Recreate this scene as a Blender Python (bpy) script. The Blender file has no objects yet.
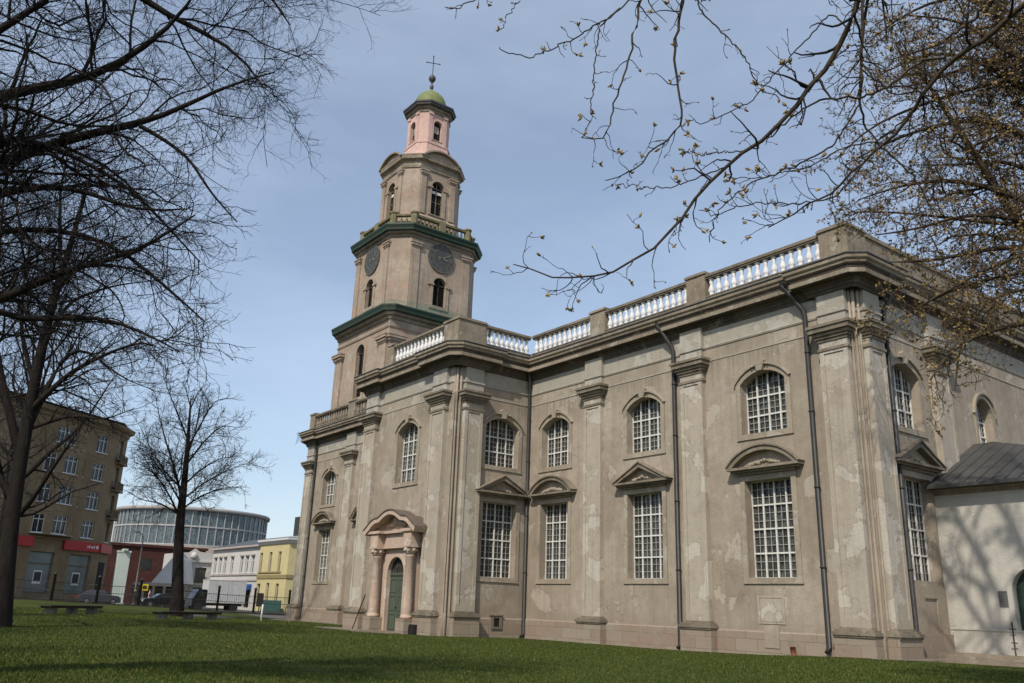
import bpy, math, random
import numpy as np
from mathutils import Vector, Matrix
from mathutils.geometry import tessellate_polygon

# ------------------------------------------------------------------ camera, sky, sun, exposure
scene = bpy.context.scene
COL = scene.collection
EYE = 1.45
YAW, PITCH, ROLL, FPX = -0.92846125, 0.30384949, 0.03502975, 847.64
fw = Vector((math.sin(YAW)*math.cos(PITCH), math.cos(YAW)*math.cos(PITCH), math.sin(PITCH)))
r0 = Vector((math.cos(YAW), -math.sin(YAW), 0)); u0 = r0.cross(fw)
rt = math.cos(ROLL)*r0 + math.sin(ROLL)*u0
up = -math.sin(ROLL)*r0 + math.cos(ROLL)*u0
cam_d = bpy.data.cameras.new('camera'); cam = bpy.data.objects.new('camera', cam_d); COL.objects.link(cam)
M = Matrix.Identity(4)
for i in range(3):
    M[i][0], M[i][1], M[i][2] = rt[i], up[i], -fw[i]
M[0][3], M[1][3], M[2][3] = 0, 0, EYE
cam.matrix_world = M
cam_d.sensor_width = 36; cam_d.lens = FPX/1024*36; cam_d.clip_end = 6000; cam_d.clip_start = 0.1
scene.camera = cam

SUN_EL = math.radians(46); SUN_AZ = math.radians(152)          # azimuth clockwise from +Y
SUNV = Vector((math.sin(SUN_AZ)*math.cos(SUN_EL), math.cos(SUN_AZ)*math.cos(SUN_EL), math.sin(SUN_EL)))
world = bpy.data.worlds.new('World'); scene.world = world; world.use_nodes = True
wn = world.node_tree; wn.nodes.clear()
wo = wn.nodes.new('ShaderNodeOutputWorld'); wb = wn.nodes.new('ShaderNodeBackground')
sk = wn.nodes.new('ShaderNodeTexSky'); sk.sky_type = 'NISHITA'; sk.sun_disc = False
sk.sun_elevation = SUN_EL; sk.sun_rotation = SUN_AZ; sk.air_density = 1.0; sk.dust_density = 1.2; sk.ozone_density = 1.3
# thin veil of high cloud over the clear sky
tc = wn.nodes.new('ShaderNodeTexCoord'); mp = wn.nodes.new('ShaderNodeMapping'); mp.inputs['Scale'].default_value = (1.2, 1.2, 3.2)
nz = wn.nodes.new('ShaderNodeTexNoise'); nz.inputs['Scale'].default_value = 1.6; nz.inputs['Detail'].default_value = 7; nz.inputs['Roughness'].default_value = .55
rm = wn.nodes.new('ShaderNodeMapRange'); rm.inputs['From Min'].default_value = .38; rm.inputs['From Max'].default_value = .78
rm.inputs['To Min'].default_value = 0.20; rm.inputs['To Max'].default_value = .42
mx = wn.nodes.new('ShaderNodeMix'); mx.data_type = 'RGBA'
mx.inputs[7].default_value = (7.2, 8.4, 10.2, 1)
L = wn.links.new
L(tc.outputs['Generated'], mp.inputs[0]); L(mp.outputs[0], nz.inputs['Vector']); L(nz.outputs['Fac'], rm.inputs['Value'])
L(rm.outputs[0], mx.inputs[0]); L(sk.outputs[0], mx.inputs[6]); L(mx.outputs[2], wb.inputs[0]); L(wb.outputs[0], wo.inputs[0])
wb.inputs[1].default_value = 0.125
sun_d = bpy.data.lights.new('sun', 'SUN'); sun_d.energy = 3.7; sun_d.angle = math.radians(.55); sun_d.color = (1.0, .93, .82)
sun = bpy.data.objects.new('sun', sun_d); COL.objects.link(sun); sun.location = (20, -30, 60)
sun.rotation_euler = (-SUNV).to_track_quat('-Z', 'Y').to_euler()
vs = scene.view_settings
vs.view_transform = 'Standard'; vs.look = 'None'; vs.gamma = 1; vs.use_curve_mapping = False; vs.exposure = 0.06

# ------------------------------------------------------------------ helpers
rng = np.random.default_rng(7); random.seed(7)
def ray(px, py): return (px-512)*rt - (py-341.5)*up + FPX*fw
def at(px, py, dist):                       # the point seen at a pixel, a given horizontal distance away
    d = ray(px, py); return d*(dist/math.hypot(d.x, d.y)) + Vector((0, 0, EYE))
def on_plane(px, py, o, n):
    d = ray(px, py); c = Vector((0, 0, EYE)); t = (o-c).dot(n)/d.dot(n); return c + d*t

GP = np.array([(0,0,0),(-14.7,2.1,.18),(-15.2,11.7,-.07),(-9.2,21.3,.2),(-18,31,.1),(-16,37,.25),(-25,31,-.12),(-28.5,31,-.22),(-39.8,31.3,-.22),
 (-40,25.9,-.09),(-45,25.5,-.18),(-61,31.4,-.2),(-72,31.4,-.22),(-55,10.8,.31),(-54.7,17.1,.07),(-90.6,12,.73),(-93.9,19.7,.44),(-95.6,24,.29),(-93,35,-.08),
 (-92,38.6,-.16),(30,30,.2),(0,-40,0),(-60,-30,.6),(-104,19,.55),(-103,26,.3),(-110,40,-.1),(-140,40,0),(-120,0,.7),(60,0,0),(-40,80,0)])
def gz(x, y):
    x = np.asarray(x, float); y = np.asarray(y, float); a = 0; b = 0
    for px, py, pz in GP:
        w = 1/((x-px)**2+(y-py)**2+30.)**2; a = a+w*pz; b = b+w
    return a/b
def gzf(x, y): return float(gz(x, y))

def wpos(o):
    p = Vector((0, 0, 0))
    while o: p += o.location; o = o.parent
    return p
class MB:
    def __init__(s): s.v = []; s.f = []; s.m = []; s.s = []
    def add(s, vs, fs, m=0, sm=False):
        b = len(s.v); s.v += [tuple(v) for v in vs]
        for f in fs: s.f.append([i+b for i in f]); s.m.append(m); s.s.append(sm)
    def hexa(s, p, m=0):                      # eight corners: bottom ring, top ring
        s.add(p, [(3,2,1,0),(4,5,6,7),(0,1,5,4),(1,2,6,5),(2,3,7,6),(3,0,4,7)], m)
    def box(s, x0, x1, y0, y1, z0, z1, m=0):
        s.hexa([(x0,y0,z0),(x1,y0,z0),(x1,y1,z0),(x0,y1,z0),(x0,y0,z1),(x1,y0,z1),(x1,y1,z1),(x0,y1,z1)], m)
    def fbox(s, F, a, b, z0, z1, o0, o1, m=0, taper=0):
        t = taper
        s.hexa([F(a,z0,o0),F(b,z0,o0),F(b,z0,o1),F(a,z0,o1),F(a+t,z1,o0),F(b-t,z1,o0),F(b-t,z1,o1-t),F(a+t,z1,o1-t)], m)
    def prism(s, F, poly, o0, o1, m=0, back=False):
        n = len(poly); pv = [F(a,z,o1) for a,z in poly]+[F(a,z,o0) for a,z in poly]
        tri = tessellate_polygon([[Vector((a,z,0)) for a,z in poly]])
        fs = [tuple(t) for t in tri]+[(i,(i+1)%n,n+(i+1)%n,n+i) for i in range(n)]
        if back: fs += [tuple(n+i for i in t) for t in tri]
        s.add(pv, fs, m)
    def panel(s, F, outer, holes, depth=.5, o=0, m=0, mr=None, edge=None):
        polys = [outer]+holes; flat = [p for q in polys for p in q]
        tri = tessellate_polygon([[Vector((a,z,0)) for a,z in q] for q in polys])
        s.add([F(a,z,o) for a,z in flat], [tuple(t) for t in tri], m)
        for h in holes:
            n = len(h); s.add([F(a,z,o) for a,z in h]+[F(a,z,o-depth) for a,z in h], [(i,(i+1)%n,n+(i+1)%n,n+i) for i in range(n)], m if mr is None else mr)
        if edge is not None:
            n = len(outer); s.add([F(a,z,o) for a,z in outer]+[F(a,z,edge) for a,z in outer], [(i,(i+1)%n,n+(i+1)%n,n+i) for i in range(n)], m)
    def flat(s, F, poly, o, m=0):
        tri = tessellate_polygon([[Vector((a,z,0)) for a,z in poly]]); s.add([F(a,z,o) for a,z in poly], [tuple(t) for t in tri], m)
    def lathe(s, c, prof, n=16, m=0, sm=True, sx=1, sy=1, rot=0):
        vs = []; k = len(prof)
        for r, z in prof:
            for i in range(n):
                a = 2*math.pi*i/n+rot; vs.append((c[0]+r*sx*math.cos(a), c[1]+r*sy*math.sin(a), c[2]+z))
        fs = [(j*n+i, j*n+(i+1)%n, (j+1)*n+(i+1)%n, (j+1)*n+i) for j in range(k-1) for i in range(n)]
        fs += [tuple(range(n))[::-1], tuple((k-1)*n+i for i in range(n))]
        s.add(vs, fs, m, sm)
    def tube(s, pts, r, n=8, m=0):
        pts = [Vector(p) for p in pts]; rr = r if isinstance(r, (list, tuple)) else [r]*len(pts); vs = []
        for i, p in enumerate(pts):
            t = (pts[min(i+1,len(pts)-1)]-pts[max(i-1,0)]).normalized()
            a = t.cross(Vector((.31,.2,.93))); a = a if a.length > .05 else t.cross(Vector((1,0,0))); a.normalize(); b = t.cross(a)
            for k in range(n):
                g = 2*math.pi*k/n; vs.append(p+(a*math.cos(g)+b*math.sin(g))*rr[i])
        fs = [(i*n+k, i*n+(k+1)%n, (i+1)*n+(k+1)%n, (i+1)*n+k) for i in range(len(pts)-1) for k in range(n)]
        fs += [tuple(range(n)), tuple((len(pts)-1)*n+k for k in range(n))[::-1]]
        s.add(vs, fs, m, n > 4)
    def sweep(s, path, prof, closed=False, m=0):   # outward is to the left of the direction of travel
        P = [Vector(p) for p in path]; n = len(P); k = len(prof); vs = []
        def nl(a, b): d = (b-a).normalized(); return Vector((-d.y, d.x))
        for i in range(n):
            if closed: n1 = nl(P[i-1],P[i]); n2 = nl(P[i],P[(i+1)%n])
            else: n1 = nl(P[max(i-1,0)],P[max(i-1,0)+1]); n2 = nl(P[min(i,n-2)],P[min(i,n-2)+1])
            mtr = (n1+n2)/(1+max(n1.dot(n2),-.8))
            for o, z in prof: q = P[i]+mtr*o; vs.append((q.x,q.y,z))
        fs = []
        for i in range(n if closed else n-1):
            j = (i+1)%n
            fs += [(i*k+q, j*k+q, j*k+q+1, i*k+q+1) for q in range(k-1)]
        if not closed: fs += [tuple(range(k)), tuple((n-1)*k+q for q in range(k))]
        s.add(vs, fs, m)
    def ball(s, c, r, m=0, n=10, sz=1):
        s.lathe((c[0],c[1],c[2]), [(r*math.sin(math.pi*i/8)+1e-4, -r*sz*math.cos(math.pi*i/8)) for i in range(9)], n, m)
    def build(s, name, mats, parent=None, loc=None):
        me = bpy.data.meshes.new(name)
        o = bpy.data.objects.new(name, me); COL.objects.link(o)
        if parent: o.parent = parent
        if loc is not None: o.location = Vector(loc)-(wpos(parent) if parent else Vector((0,0,0)))
        off = wpos(o)
        me.from_pydata([(v[0]-off.x, v[1]-off.y, v[2]-off.z) for v in s.v], [], s.f)
        for q in (mats if isinstance(mats, (list, tuple)) else [mats]): me.materials.append(q)
        me.polygons.foreach_set('material_index', s.m); me.polygons.foreach_set('use_smooth', s.s); me.update()
        return o
def np_mesh(name, V, faces_n, Fidx, mat, parent=None, loc=None, smooth=False, midx=None):
    me = bpy.data.meshes.new(name); o = bpy.data.objects.new(name, me); COL.objects.link(o)
    if parent: o.parent = parent
    if loc is not None: o.location = Vector(loc)-(wpos(parent) if parent else Vector((0,0,0)))
    off = wpos(o); V = np.asarray(V, np.float32)-np.array(off, np.float32)
    Fidx = np.asarray(Fidx, np.int32).reshape(-1); nf = len(Fidx)//faces_n
    me.vertices.add(len(V)); me.vertices.foreach_set('co', V.reshape(-1))
    me.loops.add(len(Fidx)); me.loops.foreach_set('vertex_index', Fidx)
    me.polygons.add(nf); me.polygons.foreach_set('loop_start', np.arange(nf, dtype=np.int32)*faces_n)
    for q in (mat if isinstance(mat, (list, tuple)) else [mat]): me.materials.append(q)
    if midx is not None: me.polygons.foreach_set('material_index', np.asarray(midx, np.int32))
    me.polygons.foreach_set('use_smooth', np.full(nf, smooth)); me.update(calc_edges=True); me.validate()
    return o
def tag(o, label=None, cat=None, group=None, kind=None):
    for k, v in (('label', label), ('category', cat), ('group', group), ('kind', kind)):
        if v: o[k] = v
    return o
def empty(name, loc, label, cat, group=None):
    o = bpy.data.objects.new(name, None); COL.objects.link(o); o.location = loc; o.empty_display_size = .3
    return tag(o, label, cat, group)
def frame(o, u, n):
    o = Vector(o); u = Vector(u).normalized(); n = Vector(n).normalized()
    return lambda a, z, out=0.: (o.x+u.x*a+n.x*out, o.y+u.y*a+n.y*out, o.z+z)

# ------------------------------------------------------------------ materials
class NT:
    def __init__(s, name):
        s.mat = bpy.data.materials.new(name); s.mat.use_nodes = True; s.t = s.mat.node_tree; s.b = s.t.nodes['Principled BSDF']
        s.pos = s.t.nodes.new('ShaderNodeNewGeometry').outputs['Position']
    def n(s, typ, **kw):
        x = s.t.nodes.new(typ)
        for k, v in kw.items(): setattr(x, k, v)
        return x
    def l(s, a, b): s.t.links.new(a, b)
    def noise(s, scale, detail=5, rough=.55, stretch=None, off=0, dist=0):
        x = s.n('ShaderNodeTexNoise'); x.inputs['Scale'].default_value = scale; x.inputs['Detail'].default_value = detail
        x.inputs['Roughness'].default_value = rough; x.inputs['Distortion'].default_value = dist
        m = s.n('ShaderNodeMapping'); m.inputs['Location'].default_value = (off, off*.7, off*1.3)
        if stretch: m.inputs['Scale'].default_value = stretch
        s.l(s.pos, m.inputs[0]); s.l(m.outputs[0], x.inputs['Vector']); return x.outputs['Fac']
    def rng(s, f, a, b, c=0, d=1):
        x = s.n('ShaderNodeMapRange'); s.l(f, x.inputs['Value'])
        for k, v in zip(('From Min','From Max','To Min','To Max'), (a,b,c,d)): x.inputs[k].default_value = v
        return x.outputs[0]
    def mix(s, fac, a, b, mode='MIX'):
        x = s.n('ShaderNodeMix', data_type='RGBA', blend_type=mode)
        for i, v in ((0,fac),(6,a),(7,b)):
            if hasattr(v, 'is_output'): s.l(v, x.inputs[i])
            else: x.inputs[i].default_value = v if i == 0 else (*v, 1)
        return x.outputs[2]
    def done(s, colr, rough=.85, bump=None, bd=.02, bs=.5, spec=.3, metal=0):
        if hasattr(colr, 'is_output'): s.l(colr, s.b.inputs['Base Color'])
        else: s.b.inputs['Base Color'].default_value = (*colr, 1)
        if hasattr(rough, 'is_output'): s.l(rough, s.b.inputs['Roughness'])
        else: s.b.inputs['Roughness'].default_value = rough
        s.b.inputs['Specular IOR Level'].default_value = spec; s.b.inputs['Metallic'].default_value = metal
        if bump is not None:
            x = s.n('ShaderNodeBump'); x.inputs['Distance'].default_value = bd; x.inputs['Strength'].default_value = bs
            s.l(bump, x.inputs['Height']); s.l(x.outputs[0], s.b.inputs['Normal'])
        return s.mat
def plaster(name, A, B, patch, dark, pa=.58, pb=.62, streak=.35, dk=.55, pscale=.55, off=0, damp=False):
    m = NT(name)
    c = m.mix(m.rng(m.noise(.33, 6, .6, off=off), .38, .62), [x*.88 for x in A], [x*1.05 for x in B])
    c = m.mix(m.rng(m.noise(2.2, 6, .65, off=3+off), .4, .66, 0, .5), c, [x*.74 for x in A])
    pn = m.noise(pscale, 7, .58, off=9+off, dist=.25); pm = m.rng(pn, pa, pb)
    c = m.mix(m.rng(pn, pa, pb, 0, .8), c, patch)
    e1 = m.n('ShaderNodeMath', operation='SUBTRACT'); m.l(pn, e1.inputs[0]); e1.inputs[1].default_value = pa
    e2 = m.n('ShaderNodeMath', operation='ABSOLUTE'); m.l(e1.outputs[0], e2.inputs[0])
    c = m.mix(m.rng(e2.outputs[0], 0, .008, .55, 0), c, dark)                                             # chipped edges of the patches
    c = m.mix(m.rng(m.noise(1.0, 7, .68, (4.5, 4.5, .16), off=21+off), .50, .76, 0, streak), c, dark)     # run-off streaks
    c = m.mix(m.rng(m.noise(.8, 8, .7, off=33+off), dk, dk+.16, 0, .5), c, dark)
    c = m.mix(m.rng(m.noise(14, 4, .6, off=5), .35, .65, 0, .22), c, [x*.72 for x in A])
    if damp:                                                                                              # splash dirt and bare render near the foot
        sp = m.n('ShaderNodeSeparateXYZ'); m.l(m.pos, sp.inputs[0]); zz = m.n('ShaderNodeMath', operation='MULTIPLY_ADD'); m.l(m.noise(.9, 6, .65, (1,1,.6), off=51), zz.inputs[0]); zz.inputs[1].default_value = 2.6; m.l(sp.outputs[2], zz.inputs[2])
        stk = m.noise(1.3, 6, .7, (7, 7, .12), off=88)                                                    # water marks running down from the ledges
        for zl, ln_ in ((14.75, 1.1), (13.18, 1.8)):
            lt = m.n('ShaderNodeMath', operation='LESS_THAN'); m.l(sp.outputs[2], lt.inputs[0]); lt.inputs[1].default_value = zl
            mu = m.n('ShaderNodeMath', operation='MULTIPLY'); m.l(m.rng(sp.outputs[2], zl-ln_, zl, 0, 1), mu.inputs[0]); m.l(lt.outputs[0], mu.inputs[1])
            mv = m.n('ShaderNodeMath', operation='MULTIPLY'); m.l(mu.outputs[0], mv.inputs[0]); m.l(m.rng(stk, .44, .66, 0, .75), mv.inputs[1]); c = m.mix(mv.outputs[0], c, dark)
        c = m.mix(m.rng(zz.outputs[0], 1.75, 2.9, .62, 0), c, (.25,.195,.15))
    hh = m.n('ShaderNodeMath', operation='MULTIPLY_ADD'); m.l(pm, hh.inputs[0]); hh.inputs[1].default_value = -.35; m.l(m.noise(9, 9, .7, off=2), hh.inputs[2])
    return m.done(c, .92, hh.outputs[0], .035, .6, .2)
M_ = {}
M_['wall'] = plaster('wall_plaster', (.335,.278,.212), (.39,.332,.263), (.43,.38,.31), (.17,.138,.105), .60, .62, .5, .55, damp=True)
M_['towerwall'] = plaster('tower_plaster', (.35,.275,.21), (.42,.345,.27), (.385,.26,.195), (.16,.12,.085), .575, .60, .6, .55, .9, 40)
M_['pil'] = plaster('pilaster_plaster', (.455,.40,.325), (.405,.345,.27), (.515,.475,.405), (.19,.155,.12), .53, .56, .5, .55, .75, 70, True)
M_['soot'] = plaster('soot_blackened_stone', (.095,.078,.06), (.14,.117,.09), (.21,.18,.14), (.035,.03,.025), .6, .65, .5, .52, 1.6, 29)  # dark tone holds painted under-cornice shade as well as grime
M_['trim'] = plaster('window_trim_plaster', (.34,.285,.215), (.36,.305,.235), (.40,.36,.30), (.15,.12,.09), .56, .6, .4, .56, 1.6, 63)
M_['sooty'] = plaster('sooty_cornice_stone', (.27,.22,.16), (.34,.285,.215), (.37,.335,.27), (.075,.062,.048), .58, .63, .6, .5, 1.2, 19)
M_['stone'] = plaster('moulding_stone', (.215,.18,.135), (.285,.24,.18), (.34,.305,.24), (.06,.05,.038), .6, .66, .6, .5, 1.3, 11)
M_['frieze'] = plaster('frieze_plaster', (.40,.375,.32), (.36,.32,.255), (.43,.41,.36), (.22,.18,.13), .55, .6, .35, .58, .6, 55)
M_['pink'] = plaster('pink_render', (.58,.385,.325), (.61,.43,.37), (.60,.49,.42), (.32,.17,.13), .6, .66, .35, .6, 1.1, 17)
M_['portal'] = plaster('portal_stone', (.55,.43,.345), (.50,.37,.285), (.58,.50,.43), (.24,.15,.11), .56, .62, .4, .57, 1.4, 27)
M_['white'] = plaster('annex_limewash', (.54,.51,.45), (.49,.46,.40), (.57,.545,.50), (.27,.235,.185), .58, .64, .3, .61, .5, 81)
M_['balu'] = plaster('baluster_stone', (.78,.77,.75), (.72,.70,.67), (.8,.79,.78), (.42,.38,.33), .6, .66, .2, .66, 2., 6)
def plinth():
    m = NT('plinth_blocks'); sp = m.n('ShaderNodeSeparateXYZ'); m.l(m.pos, sp.inputs[0]); ad = m.n('ShaderNodeMath'); ad.operation = 'ADD'
    m.l(sp.outputs[0], ad.inputs[0]); m.l(sp.outputs[1], ad.inputs[1]); cb = m.n('ShaderNodeCombineXYZ'); m.l(ad.outputs[0], cb.inputs[0]); m.l(sp.outputs[2], cb.inputs[1])
    br = m.n('ShaderNodeTexBrick'); br.inputs['Scale'].default_value = 1; br.inputs['Brick Width'].default_value = 1.15; br.inputs['Row Height'].default_value = .52
    br.inputs['Mortar Size'].default_value = .014; br.inputs['Color1'].default_value = (.265,.195,.148,1); br.inputs['Color2'].default_value = (.30,.255,.195,1); br.inputs['Mortar'].default_value = (.18,.145,.11,1)
    m.l(cb.outputs[0], br.inputs['Vector'])
    c = m.mix(m.rng(m.noise(1.1, 6, .6, off=3), .5, .68), br.outputs['Color'], (.275,.232,.178))
    c = m.mix(m.rng(m.noise(3, 7, .65, off=8), .55, .75, 0, .6), c, (.19,.15,.11))
    return m.done(c, .93, m.noise(11, 8, .7), .03, .6, .2)
M_['plinth'] = plinth()
def simple(name, A, B=None, scale=3, rough=.7, bump=0, spec=.3, metal=0, stretch=None, bd=.02):
    m = NT(name); B = B or [x*.8 for x in A]
    return m.done(m.mix(m.rng(m.noise(scale, 5, .6, stretch), .35, .65), A, B), rough, m.noise(scale*4, 6, .65, stretch) if bump else None, bd, bump or .3, spec, metal)
M_['pipe'] = simple('drainpipe_metal', (.04,.038,.035), (.028,.027,.026), 6, .5, 0, .4)
M_['gutter'] = simple('gutter_metal', (.10,.10,.095), (.07,.068,.062), 4, .5, 0, .4)
M_['green'] = simple('green_copper', (.012,.052,.035), (.04,.042,.03), 1.3, .6, .3)
M_['mossy'] = plaster('mossy_stone', (.24,.20,.13), (.17,.165,.08), (.27,.24,.15), (.09,.09,.045), .55, .62, .4, .52, 2.2, 14)
M_['dome'] = simple('dome_copper', (.13,.17,.055), (.19,.205,.085), 2.5, .6, .3)
M_['muntin'] = simple('grey_muntins', (.42,.41,.38), (.33,.32,.29), 7, .6)
M_['bars'] = simple('white_glazing_bars', (.72,.71,.67), (.55,.53,.48), 7, .6)
M_['iron'] = simple('dark_iron', (.03,.03,.03), (.045,.04,.035), 5, .55)
M_['door'] = simple('green_door_paint', (.085,.105,.075), (.065,.08,.06), 3, .55, .2, .3, 0, (6,6,.6))
M_['dgreen'] = simple('dark_green_paint', (.03,.055,.04), (.02,.04,.03), 3, .5)
M_['roofmetal'] = simple('grey_sheet_roof', (.07,.067,.063), (.045,.044,.042), 1.4, .5, .2, .4)
M_['interior'] = simple('dark_interior', (.012,.011,.01), (.02,.018,.015), 1, .8)
M_['louvre'] = simple('dark_louvre_wood', (.05,.043,.036), (.03,.027,.023), 6, .8)
def glass(name, col, rough=.06):
    m = NT(name); f = m.noise(2.2, 3, .5)
    c = m.mix(m.rng(m.noise(3.7, 2, .5, off=7), .4, .6), col, [x*.4 for x in col])
    return m.done(c, rough, f, .05, .12, .5)
M_['glass'] = glass('old_window_glass', (.075,.078,.07))
M_['cityglass'] = glass('city_window_glass', (.03,.035,.04), .08)

# ------------------------------------------------------------------ the church
YS, XE, XT, YT, XTW, YW, XW, YN = 31.35, -18.1, -39.85, 25.95, -50.6, 31.6, -72.8, 49.5
F_S = frame((0,YS,0), (1,0,0), (0,-1,0)); F_TS = frame((0,YT,0), (1,0,0), (0,-1,0)); F_W = frame((0,YW,0), (1,0,0), (0,-1,0))
F_E = frame((XE,0,0), (0,1,0), (1,0,0)); F_TE = frame((XT,0,0), (0,1,0), (1,0,0)); F_TW = frame((XTW,0,0), (0,-1,0), (-1,0,0))
F_WW = frame((XW,0,0), (0,-1,0), (-1,0,0)); F_N = frame((0,YN,0), (-1,0,0), (0,1,0))
church = empty('church', (-45, 40, -.2), 'large weathered beige plaster church with tall stepped clock tower and stone balustrade', 'church')

def arch(c, w, z0, zs, rise, n=10):           # opening outline with an arched head
    h = w/2; pts = [(c-h, z0), (c+h, z0), (c+h, zs)]
    if rise <= 0: return pts+[(c-h, zs)]
    R = (h*h+rise*rise)/(2*rise); a0 = math.asin(min(1, h/R)); cz = zs+rise-R
    if rise >= h*.999: a0 = math.pi/2
    return pts+[(c+R*math.sin(a0*(1-2*i/n)), cz+R*math.cos(a0*(1-2*i/n))) for i in range(1, n)]+[(c-h, zs)]
def head(c, w, zs, rise, u):
    h = w/2
    if rise <= 0 or abs(u-c) >= h: return zs
    R = (h*h+rise*rise)/(2*rise); return zs+rise-R+math.sqrt(max(R*R-(u-c)**2, 0))
def bars(F, c, w, z0, zs, rise, nc, nr, tc_, tr_, depth, off=.03):
    b = MB(); h = w/2; ztop = zs
    for i in range(nc+1):
        u = c-h+w*i/nc; t = .034 if 0 < i < nc else .03
        b.fbox(F, max(u-t,c-h), min(u+t,c+h), z0, max(head(c,w,zs,rise,u)-.01, zs), -depth+off, -depth+off+.07)
        if i < nc:
            for k in range(1, tc_):
                v = u+w/nc*k/tc_; b.fbox(F, v-.011, v+.011, z0, head(c,w,zs,rise,v)-.01, -depth+off+.005, -depth+off+.035, 1)
    rh = (zs+rise*.6-z0)/nr
    for j in range(nr+1):
        z = z0+rh*j
        if j < nr or rise <= 0: b.fbox(F, c-h, c+h, max(z-.034,z0), z+.034, -depth+off-.004, -depth+off+.066)
        for k in range(1, tr_):
            if j < nr:
                zz = z+rh*k/tr_; b.fbox(F, c-h, c+h, zz-.011, zz+.011, -depth+off+.002, -depth+off+.032, 1)
    return b
def orn(F, c, z, o, s=1, m=0, n=9, seed=1):   # carved scrolls as small lumps
    R_ = random.Random(seed); b = MB()
    for i in range(n):
        t = (i/(n-1)-.5)*2; a = c+t*s*1.0; zz = z+.18*s*(1-abs(t))*R_.uniform(.6,1.3)
        p = F(a, zz, o); b.ball(p, s*R_.uniform(.09,.16), m, 8, R_.uniform(.7,1.2))
    return b
def join(a, b): a.add(b.v, b.f); k = len(b.f); a.m[-k:] = b.m; a.s[-k:] = b.s
WIN_D = .5
def window(F, c, z0, w, zs, rise, nc, nr, ped=None, parent=church, keystone=False, tc_=2, tr_=3, surround=.26, seed=1, apron=False):
    op = arch(c, w, z0, zs, rise)
    g = MB(); g.flat(F, arch(c, w+.1, z0-.05, zs, rise+(.05 if rise else 0)), -WIN_D-.02); pr = random.Random(seed*7+int(z0*3)); ncc, rh = nc*tc_, (zs+rise*.6-z0)/(nr*tr_)
    for i in range(ncc):                                                   # old panes, each set slightly askew
        for j in range(nr*tr_):
            a, b_, z1, z2 = c-w/2+w*i/ncc, c-w/2+w*(i+1)/ncc, z0+rh*j, z0+rh*(j+1)
            if z2 < min(head(c,w,zs,rise,a), head(c,w,zs,rise,b_))+.001: g.add([F(p, q, -WIN_D+pr.uniform(-.012,.012)) for p, q in ((a,z1),(b_,z1),(b_,z2),(a,z2))], [(0,1,2),(0,2,3)])
    o = g.build('window', M_['glass'], parent, F(c, z0))
    bars(F, c, w, z0, zs, rise, nc, nr, tc_, tr_, WIN_D).build('glazing_bars', [M_['bars'], M_['muntin']], o)
    s = MB(); s.panel(F, arch(c, w+2*surround, z0-.2, zs, rise+(surround if rise else surround*0), 12) if rise else arch(c, w+2*surround, z0-.2, zs+surround, 0), [op], .06, .055, edge=0)
    s.fbox(F, c-w/2-surround-.04, c+w/2+surround+.04, z0-.25, z0-.2, 0, .064)
    if rise:   # outer hood line
        h = w/2+surround; R = (h*h+(rise+surround)**2)/(2*(rise+surround)); zc = zs+rise+surround-R; a0 = math.asin(min(1,h/R))
        pts = [(c+(R+.0)*math.sin(a0*(1-2*i/12)), zc+R*math.cos(a0*(1-2*i/12))) for i in range(13)]
        q = pts+[(c+(R+.09)*math.sin(-a0*(1-2*i/12)), zc+(R+.09)*math.cos(a0*(1-2*i/12))) for i in range(13)]
        s.prism(F, q, 0, .14)
    if keystone:
        s.prism(F, [(c-.14,zs+rise-.02),(c+.14,zs+rise-.02),(c+.26,zs+rise+.42),(c+.1,zs+rise+.56),(c-.1,zs+rise+.56),(c-.26,zs+rise+.42)], .0, .19)
        join(s, orn(F, c, zs+rise+.22, .16, .42, n=7, seed=seed))
    s.build('surround', M_['trim'], o)
    if ped:
        p = MB(); hw = w/2+.68; zb = zs+.37
        p.fbox(F, c-w/2-.3, c+w/2+.3, zs+surround+.002, zb, 0, .16)
        p.fbox(F, c-hw+.12, c+hw-.12, zb, zb+.09, 0, .30); p.fbox(F, c-hw, c+hw, zb+.09, zb+.2, 0, .46)
        zt = zb+.2
        if ped == 'tri':
            H = .92
            for sg in (1,-1):
                p.prism(F, [(c+sg*hw,zt),(c+sg*(hw-.32),zt),(c,zt+H-.24),(c,zt+H)][::sg], .0, .43)
                p.prism(F, [(c+sg*(hw+.05),zt),(c+sg*(hw-.04),zt),(c,zt+H+.0),(c,zt+H+.07)][::sg], .0, .50)
            p.prism(F, [(c-hw+.3,zt),(c+hw-.3,zt),(c,zt+H-.22)], .0, .12, 1)
        else:
            H = .88; R = (hw*hw+H*H)/(2*H); a0 = math.asin(hw/R); zc = zt+H-R
            for r1, r2, ou in ((R-.2,R,.43),(R,R+.07,.50)):
                q = [(c+r2*math.sin(a0*(1-2*i/14)), zc+r2*math.cos(a0*(1-2*i/14))) for i in range(15)]
                a1 = math.acos(min(1,(zt-zc)/r1))
                q += [(c-r1*math.sin(a1*(1-2*i/14)), zc+r1*math.cos(a1*(1-2*i/14))) for i in range(15)]
                p.prism(F, q, 0, ou)
            p.prism(F, [(c-hw+.25,zt)]+[(c+hw-.25,zt)]+[(c+(R-.18)*math.sin(a0*.8*(1-2*i/10)), zc+(R-.18)*math.cos(a0*.8*(1-2*i/10))) for i in range(11)], 0, .12, 1)
        join(p, orn(F, c, zt+.1, .16, .75 if ped == 'seg' else .62, 1, 11, seed))
        p.build('pediment', [M_['stone'], M_['trim']], o)
    return o
LOW = dict(z0=3.02, w=2.4, zs=7.18, rise=0, nc=4, nr=4); UPP = dict(z0=9.28, w=2.4, zs=11.62, rise=.5, nc=4, nr=3)
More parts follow.
